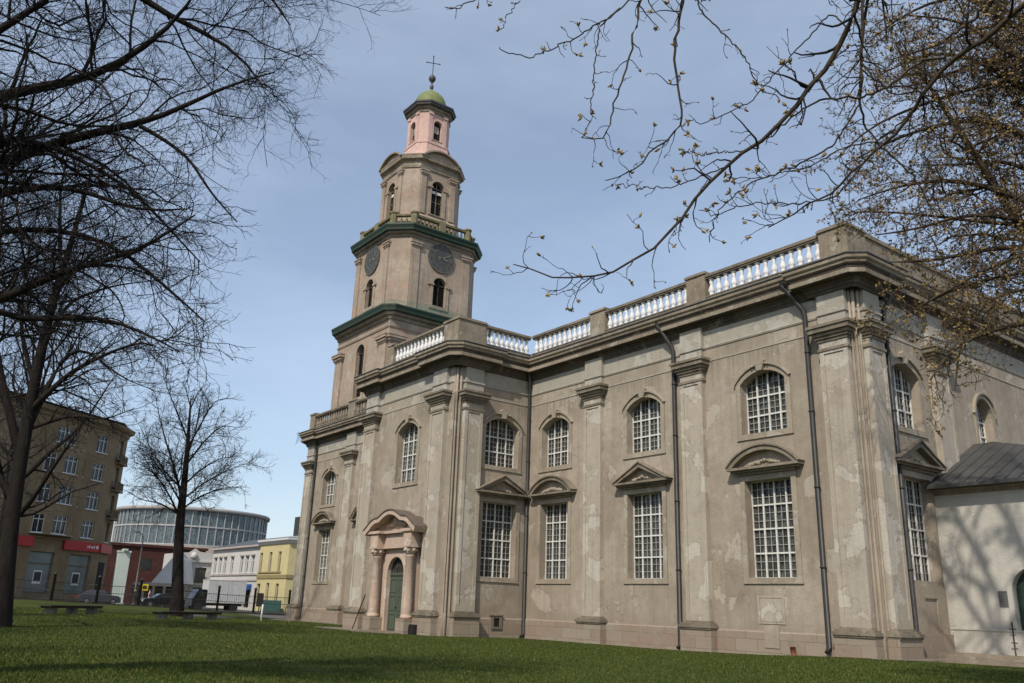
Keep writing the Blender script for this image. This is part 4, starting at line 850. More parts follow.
tt, cb = mk_tree('budding_tree', 'brown tree in early bud whose twigs overhang the church corner and annex', TCp, (tC, taper(9, .5, .16)), C_L, [dict(m=4.0, L0=.22, L1=.45, rs=.45, rmin=.009, k=8, up_=.05, wander=.8, t0=.15, sides=4, gate=2.0),
  dict(m=5.6, L0=.3, L1=.65, rs=.5, rmin=.0055, k=6, up_=.02, wander=.75, t0=.1, sides=3, gate=1.0), dict(m=7.0, L0=.3, L1=.7, rs=.5, rmin=.0035, k=5, up_=0, wander=.7, t0=.1, sides=3, ang=(25,65), gate=.55)], 'bark2', 'twig2', 91)
def buds(C, per, size, seed, ts=(.3,1.)):
    g = np.random.default_rng(seed); N, K, _ = C.shape; idx = np.repeat(np.arange(N), per); n = len(idx)
    t = g.uniform(*ts, n); f = t*(K-1); i = np.minimum(f.astype(int), K-2); fr = (f-i)[:,None]; p = C[idx,i]*(1-fr)+C[idx,i+1]*fr
    q = p[:,None]+g.normal(size=(n,4,3))*size*g.uniform(.5,1.3,(n,1,1)); return q.reshape(-1,3), np.arange(4*n).reshape(-1,4)[:, [0,1,2]], np.arange(4*n).reshape(-1,4)[:, [0,2,3]]
M_['bud'] = simple('olive_buds', (.22,.155,.06), (.14,.095,.04), 8, .8); M_['bud2'] = simple('yellow_buds', (.31,.215,.085), (.2,.135,.055), 9, .7)
q, f1, f2 = buds(cb[2][0], 4, .0185, 5); ff = np.concatenate([f1, f2]); mi = np.repeat(np.tile(np.arange(len(f1))%5 < 3, 2), 1).astype(int); np_mesh('buds', q, 3, ff, [M_['bud'], M_['bud2']], tt, TCp, midx=mi)
# its tall leaders above the picture, whose shadows fall on the annex
U_L = [limb(p, a, .03, d0, d1) for p, a, d0, d1 in (([(1060,-170),(1020,-230),(960,-190),(930,-130),(900,-60)],.34,18.5,21.8),([(1020,-230),(990,-300),(940,-330),(880,-310),(850,-280)],.32,19.5,21),([(980,-200),(985,-150),(1000,-90),(990,-50)],.26,20.8,22),([(940,-160),(900,-170),(850,-130),(830,-90)],.22,21.2,21.6),([(960,-315),(930,-270),(915,-215),(870,-190)],.2,20.6,21.4),([(1050,-190),(1040,-260),(1000,-350),(960,-420)],.28,18.8,21),([(930,-140),(950,-90),(945,-60)],.14,21.6,22),([(1000,-210),(950,-110),(920,-40),(880,0)],.24,20.4,22.4),([(940,-200),(890,-250),(830,-230),(790,-180)],.2,21,21),([(900,-60),(870,-30),(850,20)],.13,21.8,22.5))]
U_L += [([Vector(v) for v in q], taper(len(q), a, .03)) for q, a in (([(-6.6,18.6,20.5),(-9.2,20.4,21.5),(-11.6,22.4,20.4),(-13,24,18.2)],.16),([(-6.6,18.8,22.5),(-9.5,21,24.4),(-12,23,24.6),(-13.6,24.4,23.4)],.17),([(-9.4,20.6,21.6),(-11.4,21.4,22.6),(-13.2,22.6,22)],.11),([(-9.6,21.2,24.4),(-11.5,23.4,22.2),(-12.2,24.8,20.4)],.1))]
Pu, Ru = skeleton(U_L, 16); Ru = Ru*.72; Cu, Su = children(Pu, Ru, 1.7, .2, .45, .6, .025, 8, wander=.6, t0=.2, seed=44, gate=1.8); Cv, Sv = children(Cu, Su, 2.6, .3, .6, .6, .012, 6, wander=.6, t0=.2, seed=45, gate=1.0)
Va, Fa = tubes(Pu, Ru, 8); Vb, Fb = tubes(Cu, Su, 5); Vc, Fc = tubes(Cv, Sv, 4); np_mesh('limbs', np.concatenate([Va,Vb,Vc]), 4, np.concatenate([Fa, Fb+len(Va), Fc+len(Va)+len(Vb)]), M_['bark2'], tt, TCp, True)

# --- the near tree whose budding boughs hang into the top of the picture
TD = at(1560, 700, 6.4); TD.z = gzf(TD.x, TD.y)
tD = [Vector((TD.x,TD.y,TD.z-.3)), Vector((TD.x,TD.y,TD.z+2)), at(1540,-20,6.4), at(1500,-260,6.4), at(1460,-520,6.4)]
D_ = 7.2
def nb(px, a, b, d0=D_, d1=D_): return limb(px, a, b, d0, d1)
D_L = [nb([(1520,-140),(1300,-160),(1050,-110),(920,-70),(866,-40),(857,-5),(850,30),(835,57),(809,92),(774,132),(747,149),(708,180),(668,237),(642,261),(589,277),(545,281),(512,263)], .06, .006, 6.6, 7.4),
 nb([(1500,-60),(1250,-60),(1080,-25),(1024,3),(991,35),(949,62),(928,84),(917,109),(896,135),(868,158),(833,193),(801,207),(770,228)], .05, .006, 6.5, 7.6),
 nb([(1020,-60),(994,0),(970,22),(945,39),(943,62)], .025, .018, 7, 7), nb([(945,58),(921,60),(889,86),(861,98),(826,97),(800,110),(775,131)], .02, .009, 7, 7.2),
 nb([(900,-60),(862.6,-3),(861.6,84),(859,105),(868,134),(917,179),(935,215)], .026, .007, 7.2, 7.6), nb([(859,105),(832,148),(780,172),(757,180),(720,206),(709,240)], .014, .005, 7.3, 7.5),
 nb([(870,-52),(760,-60),(690,-40),(683,0),(673,53),(679,88),(684,127),(651,149),(633,176),(607,178)], .03, .005, 7.0, 7.4), nb([(760,-60),(660,-50),(640,0),(633,44),(616,101),(605,140),(582,137)], .024, .005, 7.0, 7.2),
 nb([(650,-20),(616,13),(572,40),(528,59),(500,50)], .013, .005, 7.1, 7.0), nb([(620,8),(600,26),(594,66),(591,123),(583,132)], .012, .004, 7.1, 7.2), nb([(690,-40),(700,10),(743,53),(756,83),(778,98)], .012, .005, 7, 7.4),
 nb([(850,30),(831,12),(791,57),(747,105),(703,125),(690,120)], .012, .004, 7.2, 7.5), nb([(917,109),(880,140),(840,149),(809,167),(756,180),(733,177)], .012, .004, 7.2, 7.6), nb([(868,158),(835,198),(800,204),(756,202),(712,215),(700,210)], .012, .004, 7.3, 7.7),
 nb([(743,151),(715,153),(695,154),(680,149)], .009, .004), nb([(725,167),(668,189),(616,184)], .010, .004), nb([(640,-45),(560,-50),(500,-20),(470,5),(445,10)], .014, .005, 7.1, 7.3), nb([(560,-50),(530,-10),(510,12),(500,30)], .01, .004, 7.1, 7.1), nb([(809,92),(822,70),(850,45),(872,48),(900,20)], .012, .004), nb([(708,180),(690,205),(672,235),(667,252)], .006, .003)]
td = empty('budding_tree', TD, 'near tree whose boughs with fat yellow buds hang across the top of the sky', 'tree')
P, R = resample(tD, [.3,.24,.2,.16,.1], 14); V, F = tubes(P[None], R[None], 14); np_mesh('trunk', V, 4, F, M_['bark'], td, TD, True)
P0, R0 = skeleton(D_L, 44); g = np.random.default_rng(3); wob = g.normal(size=P0.shape)*.012; wob[:,0] = 0; P0 = P0+wob*np.linspace(.3,1,44)[None,:,None]
V, F = tubes(P0, R0*.72+.0012, 8); np_mesh('limbs', V, 4, F, M_['bark2'], td, TD, True)
C1, R1 = children(P0, R0, 5.5, .06, .16, .5, .0045, 7, ang=(30,70), up_=.12, wander=.6, t0=.3, seed=6, bend=.3, gate=.42); C2, R2 = children(C1, R1, 4.2, .25, .5, .6, .0035, 5, ang=(35,70), up_=.2, wander=.5, t0=.3, seed=8, gate=.16)
V1, F1 = tubes(C1, R1, 5); V2, F2 = tubes(C2, R2, 5); np_mesh('branches', np.concatenate([V1,V2]), 4, np.concatenate([F1, F2+len(V1)]), M_['twig'], td, TD, True)
tips = np.concatenate([C1[:,-2:], C2[:,-2:], P0[:,-2:]]); g = np.random.default_rng(12)
def bud_mesh(p, d, ln, wd, k=6):      # pointed bud bodies
    n = len(p); T = norm(d); A = norm(np.cross(T, norm(g.normal(size=(n,3))))); B = np.cross(T, A); prof = ((0,.25),(.3,1.),(.62,.75),(1.,.08)); V = []
    for t, w_ in prof:
        for i in range(k):
            a = 2*math.pi*i/k; V.append(p+T*(ln*t)[:,None]+(A*math.cos(a)+B*math.sin(a))*(wd*w_)[:,None])
    V = np.stack(V, 1).reshape(-1,3); base = (np.arange(n)*4*k)[:,None]; F = []
    for r_ in range(3):
        for i in range(k): F.append(np.stack([base[:,0]+r_*k+i, base[:,0]+r_*k+(i+1)%k, base[:,0]+(r_+1)*k+(i+1)%k, base[:,0]+(r_+1)*k+i], -1))
    return V, np.stack(F, 1).reshape(-1,4)
pt = tips[:,1]; dt = tips[:,1]-tips[:,0]; big = g.random(len(pt)); sel = big > .35
reps = np.where(big > .75, 4, np.where(big > .35, 1, 0)); idx = np.repeat(np.arange(len(pt)), reps); dd = norm(dt[idx])+g.normal(size=(len(idx),3))*.55
scale = np.where(big[idx] > .75, 1.25, .75)*g.uniform(.7,1.2,len(idx))
Vb, Fb = bud_mesh(pt[idx], dd, .036*scale, .0085*scale); np_mesh('buds', Vb, 4, Fb, M_['bud2'], td, TD, True)

# ------------------------------------------------------------------ street side: fence, benches, houses, vehicles, people
M_['apt'] = plaster('apartment_stucco', (.25,.18,.105), (.285,.21,.13), (.30,.235,.155), (.12,.085,.055), .6, .65, .4, .56, .5, 3)
M_['apt2'] = plaster('apartment_dark_stucco', (.17,.125,.08), (.20,.145,.09), (.21,.16,.11), (.09,.07,.05), .6, .65, .4, .56, .5, 3)
M_['red'] = simple('red_sign', (.42,.02,.018), (.34,.015,.015), 1, .4); M_['wframe'] = simple('white_frames', (.68,.68,.66), (.6,.6,.58), 3, .6)
M_['shop'] = simple('shop_panel', (.15,.18,.175), (.10,.12,.12), .5, .25, 0, .5)
gx_ = lambda y: -92.0
fence = empty('park_fence', (-92, 20, gzf(-92,20)), 'long dark iron park fence with tall posts between lawn and street', 'fence')
ys = list(np.arange(-19.2, 62, 3.92)); b = MB()
for i, y in enumerate(ys[:-1]):
    g0, g1 = gzf(-92,y), gzf(-92,ys[i+1])
    for hz in (.22, 1.05, 1.75): b.tube([(-92,y,g0+hz),(-92,ys[i+1],g1+hz)], .03, 5)
    for k in range(1, 16): t = k/16; yy = y+(ys[i+1]-y)*t; gg = g0+(g1-g0)*t; b.tube([(-92,yy,gg+.1),(-92,yy,gg+1.85)], .014, 4)
b.build('railing', M_['iron'], fence)
for y in ys:
    g0 = gzf(-92,y); p = MB(); p.lathe((-92,y,g0), [(.13,-.3),(.13,2.45),(.17,2.47),(.17,2.56),(.05,2.66)], 8); p.build('post', M_['iron'], fence, (-92,y,g0))
p = MB(); p.add([v for y in np.arange(-19.2,62,3.92) for v in ((-92.25,y,gzf(-92,y)-.2),(-92.25,y,gzf(-92,y)+.12),(-91.75,y,gzf(-92,y)+.12),(-91.75,y,gzf(-92,y)-.2))], [(4*i+a,4*i+a+1,4*i+a+5,4*i+a+4) for i in range(len(ys)-1) for a in range(3)]); p.build('fence_footing', M_['iron'], fence)

M_['slat'] = simple('dark_bench_wood', (.045,.033,.024), (.03,.023,.018), 4, .7, .2, .3, 0, (1,1,5)); M_['concrete'] = simple('bench_concrete', (.17,.16,.145), (.11,.105,.095), 3, .9)
def bench(p0, p1, label):
    p0, p1 = Vector((*p0,0)), Vector((*p1,0)); c = (p0+p1)/2; c.z = gzf(c.x,c.y); d = (p1-p0); Ln = d.length; d.normalize(); n = Vector((-d.y,d.x,0)); F = frame(c, d, n)
    t = empty('park_bench', c, label, 'bench', 'low park benches')
    for o in (-.28,-.09,.10,.29):
        b = MB(); b.fbox(F, -Ln/2, Ln/2, .40, .46, o-.085, o+.085); b.build('seat_slat', M_['slat'], t)
    b = MB(); b.fbox(F, -Ln/2+.05, Ln/2-.05, .31, .395, -.33, -.29); b.fbox(F, -Ln/2+.05, Ln/2-.05, .31, .395, .31, .35); b.build('rail', M_['slat'], t)
    for u in (-Ln/2+.5, 0, Ln/2-.5):
        b = MB(); b.fbox(F, u-.13, u+.13, -.15, .30, -.28, .30); b.build('leg', M_['concrete'], t)
bench((-53.9,9.2), (-56.7,12.5), 'low dark slatted bench in front of the brown apartment building'); bench((-53.2,14.9), (-55.9,19.4), 'low dark slatted bench beside the foot of the lone slender tree')

# --- apartment building
AO = Vector((-109.1,25.4,.2)); au = Vector((.821,-.571,0)).normalized(); au = Vector((.571,-.821,0)).normalized(); an = Vector((.821,.571,0)).normalized()
FA = frame(AO, au, an); ch = frame(AO+au*3.4, (-au*3.4-an*1.6)*1.0, (Vector((an.x,an.y,0))*3.4-au*1.6)); CHL = math.hypot(3.4,1.6)
apt = empty('apartment_building', AO+au*14, 'brown five storey corner apartment building with red shop sign and canted bay', 'building')
cols = [5.5, 16.4, 21.5, 27, 32.5]; Zs = (8.0, 11.15, 14.4, 17.6)
def rect(c, z, w_, h_): return [(c-w_/2,z-h_/2),(c+w_/2,z-h_/2),(c+w_/2,z+h_/2),(c-w_/2,z+h_/2)]
holes = [rect(c,z,1.75,1.9) for c in cols for z in Zs]+[rect(10.7,17.6,2.6,1.7)]
shops = [rect(5.8,3.1,3.1,4.2), rect(11.0,3.1,3.2,4.2), rect(18,3.1,3.2,4.2), rect(24,3.1,3.2,4.2), rect(30,3.1,3.2,4.2)]
b = MB(); b.panel(FA, [(3.4,-1),(36,-1),(36,20),(3.4,20)], holes+shops, .3)
q = lambda F, a, o: Vector(F(a,0,o))
b.panel(ch, [(0,-1),(CHL,-1),(CHL,20),(0,20)], [rect(CHL/2,z,1.3,2.2) for z in Zs], .5)
c0, c1 = Vector(ch(CHL,0,0)), Vector(ch(CHL,0,0))-an*16
b.add([(c0.x,c0.y,-1),(c1.x,c1.y,-1),(c1.x,c1.y,20),(c0.x,c0.y,20)], [(0,1,2,3)])
e0, e1 = Vector(FA(36,0,0)), Vector(FA(36,0,-16)); b.add([(e0.x,e0.y,-1),(e1.x,e1.y,-1),(e1.x,e1.y,20),(e0.x,e0.y,20)], [(0,1,2,3)]); b.add([(e1.x,e1.y,-1),(c1.x,c1.y,-1),(c1.x,c1.y,20),(e1.x,e1.y,20)], [(0,1,2,3)])
b.build('wall', M_['apt'], apt)
path = [tuple(Vector(v)[:2]) for v in (c1, c0, FA(3.4,0,0), FA(36,0,0))]
b = MB(); b.sweep(path, [(0,19.4),(.12,19.45),(.18,19.8),(.55,20.0),(.62,20.3),(.66,20.45),(0,20.5)]); b.sweep(path, [(0,6.72),(.15,6.75),(.18,6.95),(0,7.0)]); b.build('cornice', M_['apt'], apt)
b = MB(); rp = [Vector(FA(3.4,20.48,.7)), Vector(FA(36,20.48,.7)), Vector((*e1[:2],20.68)), Vector((*c1[:2],20.68)), Vector((c0.x,c0.y,20.68))]; pk = [Vector(FA(9,22.6,-8)), Vector(FA(34,22.6,-8))]
b.add(rp+pk, [(0,1,6,5),(1,2,6),(2,3,5,6),(3,4,5),(4,0,5)]); b.build('roof', simple('red_brown_roof', (.14,.075,.05), (.10,.06,.045), 1.2, .8), apt)
def cwin(F, c, z, w_, h_, parent, n=3, depth=.22, mat='wframe', sill=True):
    g = MB(); g.fbox(F, c-w_/2, c+w_/2, z-h_/2, z+h_/2, -depth-.05, -depth); o = g.build('window', M_['cityglass'], parent, F(c,z)); f = MB(); t = .07
    for u in [c-w_/2+t/2]+[c-w_/2+w_*k/n for k in range(1,n)]+[c+w_/2-t/2]: f.fbox(F, u-t/2, u+t/2, z-h_/2, z+h_/2, -depth+.002, -depth+.07)
    for zz in (z-h_/2+t/2, z+h_/2-t/2, z+h_*.22): f.fbox(F, c-w_/2, c+w_/2, zz-t/2, zz+t/2, -depth+.004, -depth+.072)
    if sill: f.fbox(F, c-w_/2-.08, c+w_/2+.08, z-h_/2-.09, z-h_/2, -depth, .1)
    f.build('window_frame', M_[mat], o)
for c in cols:
    for z in Zs: cwin(FA, c, z, 1.75, 1.9, apt)
cwin(FA, 10.7, 17.6, 2.6, 1.7, apt, 5)
for z in Zs: cwin(ch, CHL/2, z, 1.3, 2.2, apt, 2, .4)
for z in Zs[1:]:
    b = MB(); b.fbox(ch, .5, CHL-.5, z-1.75, z-1.6, 0, .6); bo = b.build('balcony', M_['apt2'], apt, ch(CHL/2,z-1.6,.5)); b = MB()
    for k in range(15): u = .55+(CHL-1.1)*k/14; b.tube([ch(u,z-1.6,.55), ch(u,z-.65,.55)], .02, 4)
    b.tube([ch(.55,z-.65,.02), ch(.55,z-.65,.55), ch(CHL-.55,z-.65,.55), ch(CHL-.55,z-.65,.02)], .03, 5); b.fbox(ch, .55, CHL-.55, z-1.55, z-.75, .53, .545); b.build('balcony_railing', M_['apt2'], bo)
bp = [(7.6,0),(8.9,1.15),(12.3,1.15),(13.5,0)]
b = MB(); BF = []
for (a0,o0),(a1,o1) in zip(bp[:-1],bp[1:]):
    p0, p1 = Vector(FA(a0,0,o0)), Vector(FA(a1,0,o1)); d = p1-p0; nn = Vector((-d.y,d.x,0)); nn = nn if nn.dot(an) > 0 else -nn; F = frame(p0, d, nn); BF.append((F, d.length)); Ln = d.length; w_ = 1.9 if Ln > 2.5 else 1.05
    b.panel(F, [(0,6.9),(Ln,6.9),(Ln,16.0),(0,16.0)], [rect(Ln/2,z,w_,1.9) for z in Zs[:3]], .25)
b.add([FA(a,16.0,o) for a,o in bp]+[FA(a,16.35,o*.8) for a,o in bp], [(0,1,5,4),(1,2,6,5),(2,3,7,6),(4,5,6,7)]); b.add([FA(a,6.9,o) for a,o in bp], [(0,1,2,3)]); bay = b.build('bay', M_['apt'], apt, FA(10.6,6.9,.6))
for F, Ln in BF:
    for z in Zs[:3]: cwin(F, Ln/2, z, 1.9 if Ln > 2.5 else 1.05, 1.9, bay, 3 if Ln > 2.5 else 2)
for (a,z), in zip([(s_[0][0], 3.1) for s_ in shops]):
    c = a+1.55; g = MB(); g.fbox(FA, c-1.65, c+1.65, 1.0, 5.25, -.3, -.22); o = g.build('shop_window', M_['shop'], apt, FA(c,3)); g = MB()
    for z_ in (1.1, 4.0, 5.15): g.fbox(FA, c-1.6, c+1.6, z_-.05, z_+.05, -.22, -.15)
    g.build('shop_frame', M_['apt2'], o); g = MB(); g.fbox(FA, c-.55, c+.55, 1.95, 3.3, -.218, -.19, 0); g.fbox(FA, c-.45, c+.45, 2.2, 3.15, -.19, -.182, 1); g.build('poster', [M_['wframe'], M_['iron']], o)
for a, e_ in ((3.5,8.6),(12.6,17.2)):
    b = MB(); b.fbox(FA, a, e_, 5.62, 6.6, 0, .28); so = b.build('shop_sign', M_['red'], apt, FA((a+e_)/2,6))
    b = MB(); u = a+.35 if a < 5 else a+2.6
    b.lathe(FA(u,6.1,.29), [(.24,-.02),(.24,.02)], 12) if False else None
    for k, w_ in enumerate((.16,.14,.10,.15,.13)): b.fbox(FA, u+.42+k*.24, u+.42+k*.24+w_, 5.98, 6.28 if k in (0,3) else 6.2, .282, .30)
    b.fbox(FA, u-.1, u+.2, 5.95, 6.3, .282, .30); b.build('sign_lettering', M_['wframe'], so)
b = MB(); b.fbox(ch, 0, CHL, 5.62, 6.6, 0, .3); b.build('shop_sign', M_['red'], apt, ch(CHL/2,6)); b = MB(); b.fbox(ch, .9, CHL-.9, -.5, 4.6, -.0, .05); b.build('shop_entrance', M_['interior'], apt)

# --- far round glass building above a dark red brick block
dc = at(188, 560, 201); drum = empty('glass_building', (dc.x, dc.y, 0), 'large round glass walled building with pale roof rim behind the houses', 'building'); DR = 15.4
M_['drumglass'] = glass('blue_grey_curtain_glass', (.11,.15,.17), .12); M_['rim'] = simple('pale_roof_rim', (.33,.31,.29), (.27,.255,.24), .6, .7)
b = MB(); b.lathe((dc.x,dc.y,0), [(DR,0),(DR,18.0)], 72, 0, False); b.build('curtain_wall', M_['drumglass'], drum)
b = MB(); b.lathe((dc.x,dc.y,0), [(DR-1,17.95),(DR+.6,17.95),(DR+.65,18.5),(DR+.4,18.7),(DR-3,19.0),(1,19.3)], 72); b.build('roof', M_['rim'], drum)
b = MB()
for i in range(60):
    a = 2*math.pi*i/60; x, y = dc.x+(DR+.06)*math.cos(a), dc.y+(DR+.12)*math.sin(a); b.box(x-.09,x+.09,y-.09,y+.09,0,18.0)
for z in (11.2, 14.9): b.lathe((dc.x,dc.y,z), [(DR+.05,-.14),(DR+.2,-.14),(DR+.2,.14),(DR+.05,.14)], 72, 0, False)
b.build('mullions', simple('grey_mullions', (.42,.41,.40), (.36,.35,.34), 1, .5), drum)
b = MB(); b.lathe((dc.x,dc.y,0), [(DR+.3,0),(DR+.3,11.0)], 60); b.build('base_wall', simple('drum_base', (.30,.24,.2), (.24,.2,.17), 1, .9), drum)
FX = lambda X: frame((X,0,0), (0,1,0), (1,0,0))
M_['brick'] = plaster('dark_red_brick', (.085,.035,.028), (.065,.028,.023), (.11,.05,.04), (.06,.03,.025), .6, .66, .4, .56, .7, 8)
bb = empty('brick_building', (-148,38,0), 'plain dark red brick block below the round glass building', 'building')
b = MB(); b.box(-162,-146,29,47.3,-1,8.7); b.build('wall', M_['brick'], bb); b = MB(); b.box(-162.3,-145.7,28.7,47.6,8.7,9.1); b.build('parapet', M_['brick'], bb)
b = MB()
for i in range(5): F = FX(-146); b.fbox(F, 30.5+i*3.4, 32.1+i*3.4, 5.2, 6.9, 0, .04)
b.build('window', M_['cityglass'], bb)
# white gabled pavilion and cream house
M_['whitewall'] = plaster('white_painted_wall', (.60,.58,.54), (.55,.53,.5), (.63,.61,.58), (.36,.33,.29), .6, .66, .25, .62, .5, 5); M_['whiteroof'] = simple('pale_roof', (.52,.53,.54), (.44,.45,.46), 1, .7)
gp = empty('gabled_pavilion', (-116,32,0), 'white pavilion with a steep pale roof over open beige pillars', 'pavilion')
b = MB(); F = frame((-114.5,33.2,0),(.45,.89,0),(.89,-.45,0)); prof = [(a-33.2,z) for a,z in ((30.9,2.9),(35.2,2.9),(34.6,5.9),(33.9,6.2),(33.1,6.1),(32.7,5.6))]; b.prism(F, prof, -5, 0, 0, True); b.build('roof', simple('white_gable', (.72,.71,.69), (.64,.63,.61), 1, .8), gp)
b = MB(); b.box(-118.8,-114.1,29.8,35.4,2.5,2.9); 
for y in (29.9,31.2,32.5,33.8,35.1): b.box(-114.5,-114.15,y-.14,y+.14,-.5,2.5)
b.build('pillars', simple('beige_pillar', (.42,.36,.28)), gp); b = MB(); b.box(-118.9,-116,29.8,35.4,-.5,2.6); b.build('rear_wall', M_['apt2'], gp)
crm = empty('cream_house', (-121,37.5,0), 'ornate cream house with dark upper openings beside the tree trunk', 'house')
F = FX(-118.5); b = MB(); b.panel(F, [(34.9,-1),(39.4,-1),(39.4,7.0),(37.6,7.2),(37.0,7.6),(36.2,7.0),(34.9,6.9)], [rect(35.8,4.3,1.1,1.5),rect(38.1,4.2,1.5,1.9),rect(36.0,1.4,1.0,2.4),rect(38.1,1.4,1.5,2.4)], .4); b.box(-125,-118.9,34.9,39.4,-1,6.9); b.build('wall', M_['whitewall'], crm)
for c,z,w_,h_ in ((35.8,4.3,1.1,1.5),(38.1,4.2,1.5,1.9),(36.0,1.4,1.0,2.4),(38.1,1.4,1.5,2.4)): cwin(F, c, z, w_, h_, crm, 2, .3, 'apt2')
b = MB(); b.fbox(F, 34.8, 39.5, 5.8, 6.0, 0, .25); b.fbox(F, 34.8, 39.5, 2.9, 3.1, 0, .2); b.lathe((-118.4,36.9,6.2), [(.1,0),(.5,.2),(.35,.7),(.1,.9)], 10); b.build('moulding', M_['whitewall'], crm)
# white two storey house and yellow house facing the side street
FH = frame((0,45.68,0), (1,0,0), (0,-1,0))
wh = empty('white_house', (-128,48,0), 'white two storey house with rows of dark windows and a blue awning', 'house')
up_w = [-135.6,-133.4,-131.3,-128.3,-124.4,-122.3,-120.1]; hol = [rect(c,6.05,1.15,2.3) for c in up_w]+[rect(c,1.7,1.2,2.2) for c in (-135,-132.5,-130,-127.5,-125)]+[rect(-121,1.5,2.2,2.6)]
b = MB(); b.panel(FH, [(-137.2,-1),(-117.6,-1),(-117.6,8.4),(-137.2,8.4)], hol, .35); b.box(-137.2,-117.6,46.1,56,-1,8.4); b.add([(-137.2,45.68,-1),(-137.2,46.1,-1),(-137.2,46.1,8.4),(-137.2,45.68,8.4)],[(0,1,2,3)]); b.build('wall', M_['whitewall'], wh)
for c in up_w: cwin(FH, c, 6.05, 1.15, 2.3, wh, 2, .25)
for c in (-135,-132.5,-130,-127.5,-125): cwin(FH, c, 1.7, 1.2, 2.2, wh, 2, .25)
b = MB(); b.fbox(FH,-122.1,-119.9,.2,2.8,-.3,-.25); b.build('door', M_['cityglass'], wh)
M_['trimw'] = simple('pinkish_trim', (.42,.36,.33), (.36,.31,.28), 2); b = MB(); b.fbox(FH,-137.3,-117.62,8.4,8.7,-1,.45); b.fbox(FH,-137.2,-117.62,4.55,4.75,0,.14); b.fbox(FH,-137.2,-117.62,3.75,3.95,0,.12)
for c in up_w: b.fbox(FH, c-.75, c+.75, 7.25, 7.42, 0, .16)
b.build('moulding', M_['trimw'], wh); b = MB(); b.add([(-137.3,45.2,8.72),(-117.65,45.2,8.72),(-117.65,56,8.72),(-137.3,56,8.72),(-134,50.5,10.2),(-117.65,50.5,10.2)], [(0,1,5,4),(1,2,5),(2,3,4,5),(3,0,4)]); b.build('roof', M_['roofmetal'], wh)
b = MB(); b.prism(FX(-119.4), [(-0,0),(0,.1),(0,.2)], 0, .01) if False else None
b.add([(-123.6,45.6,3.35),(-119.4,45.6,3.35),(-119.4,44.2,2.65),(-123.6,44.2,2.65),(-119.4,44.2,2.3),(-123.6,44.2,2.3),(-119.4,45.6,2.65),(-123.6,45.6,2.65)], [(0,1,2,3),(3,2,4,5),(1,2,4,6),(0,3,5,7)]); b.build('awning', simple('blue_awning', (.03,.10,.30), (.025,.08,.25), 2), wh)
ye = empty('yellow_house', (-111,48,0), 'pale yellow two storey house with white cornice beside the church corner', 'house')
M_['yellow'] = plaster('yellow_render', (.62,.54,.29), (.58,.50,.26), (.64,.57,.36), (.42,.36,.2), .62, .68, .25, .62, .5, 9); YW_ = [(-116.9,6.2,.95,2.6),(-113.6,6.2,.95,2.6),(-110.5,6.2,.95,2.6),(-116.7,2.2,1.2,2.4),(-113.5,2.2,1.0,2.6),(-110.3,2.2,1.0,2.4)]
b = MB(); b.panel(FH, [(-117.55,-1),(-107.6,-1),(-107.6,8.9),(-117.55,8.9)], [rect(*v) for v in YW_], .35, .1); b.box(-117.55,-107.6,46.0,56,-1,8.9); b.add([(-107.6,45.58,-1),(-107.6,46.0,-1),(-107.6,46.0,8.9),(-107.6,45.58,8.9)],[(0,1,2,3)]); b.build('wall', M_['yellow'], ye)
for v in YW_: cwin(FH, *v, ye, 2, .2, 'trimw')
F = FX(-107.6)
for c in (48.2,51): 
    for z in (6.2,2.2): cwin(F, c, z, 1.0, 2.4, ye, 2, -.06, 'trimw')
b = MB(); b.sweep([(-107.6,56),(-107.6,45.58),(-117.55,45.58)], [(0,8.5),(.15,8.55),(.25,8.8),(.5,8.9),(.52,9.15),(0,9.2)]); b.build('cornice', M_['wframe'], ye)
M_['ytrim'] = simple('ochre_trim', (.33,.27,.13)); b = MB(); b.sweep([(-107.6,56),(-107.6,45.58),(-117.55,45.58)], [(0,4.0),(.1,4.05),(.14,4.5),(0,4.55)]); b.fbox(FH,-117.3,-109.5,4.78,4.95,.1,.24); b.build('moulding', M_['ytrim'], ye)
b = MB(); b.add([(-117.5,45.1,9.2),(-107.1,45.1,9.2),(-107.1,56,9.2),(-117.5,56,9.2),(-115,50.5,10.2),(-109.8,50.5,10.2)], [(0,1,5,4),(1,2,5),(2,3,4,5),(3,0,4)]); r_ = b.build('roof', simple('light_grey_roof', (.30,.31,.32), (.25,.26,.27), 1, .6), ye); b = MB(); b.box(-111.6,-109.9,47.6,48.9,9.4,12.2); b.build('chimney', M_['iron'], r_)
b = MB(); b.box(-112.5,-106.3,44.6,44.75,-.3,1.3); b.box(-112.5,-106.3,44.55,44.6,-.3,.1); tag(b.build('green_hoarding', simple('green_hoarding', (.04,.10,.085), (.03,.075,.065), 1), None, (-109.4,44.7,0)), 'low dark green hoarding at the foot of the yellow house', 'hoarding')

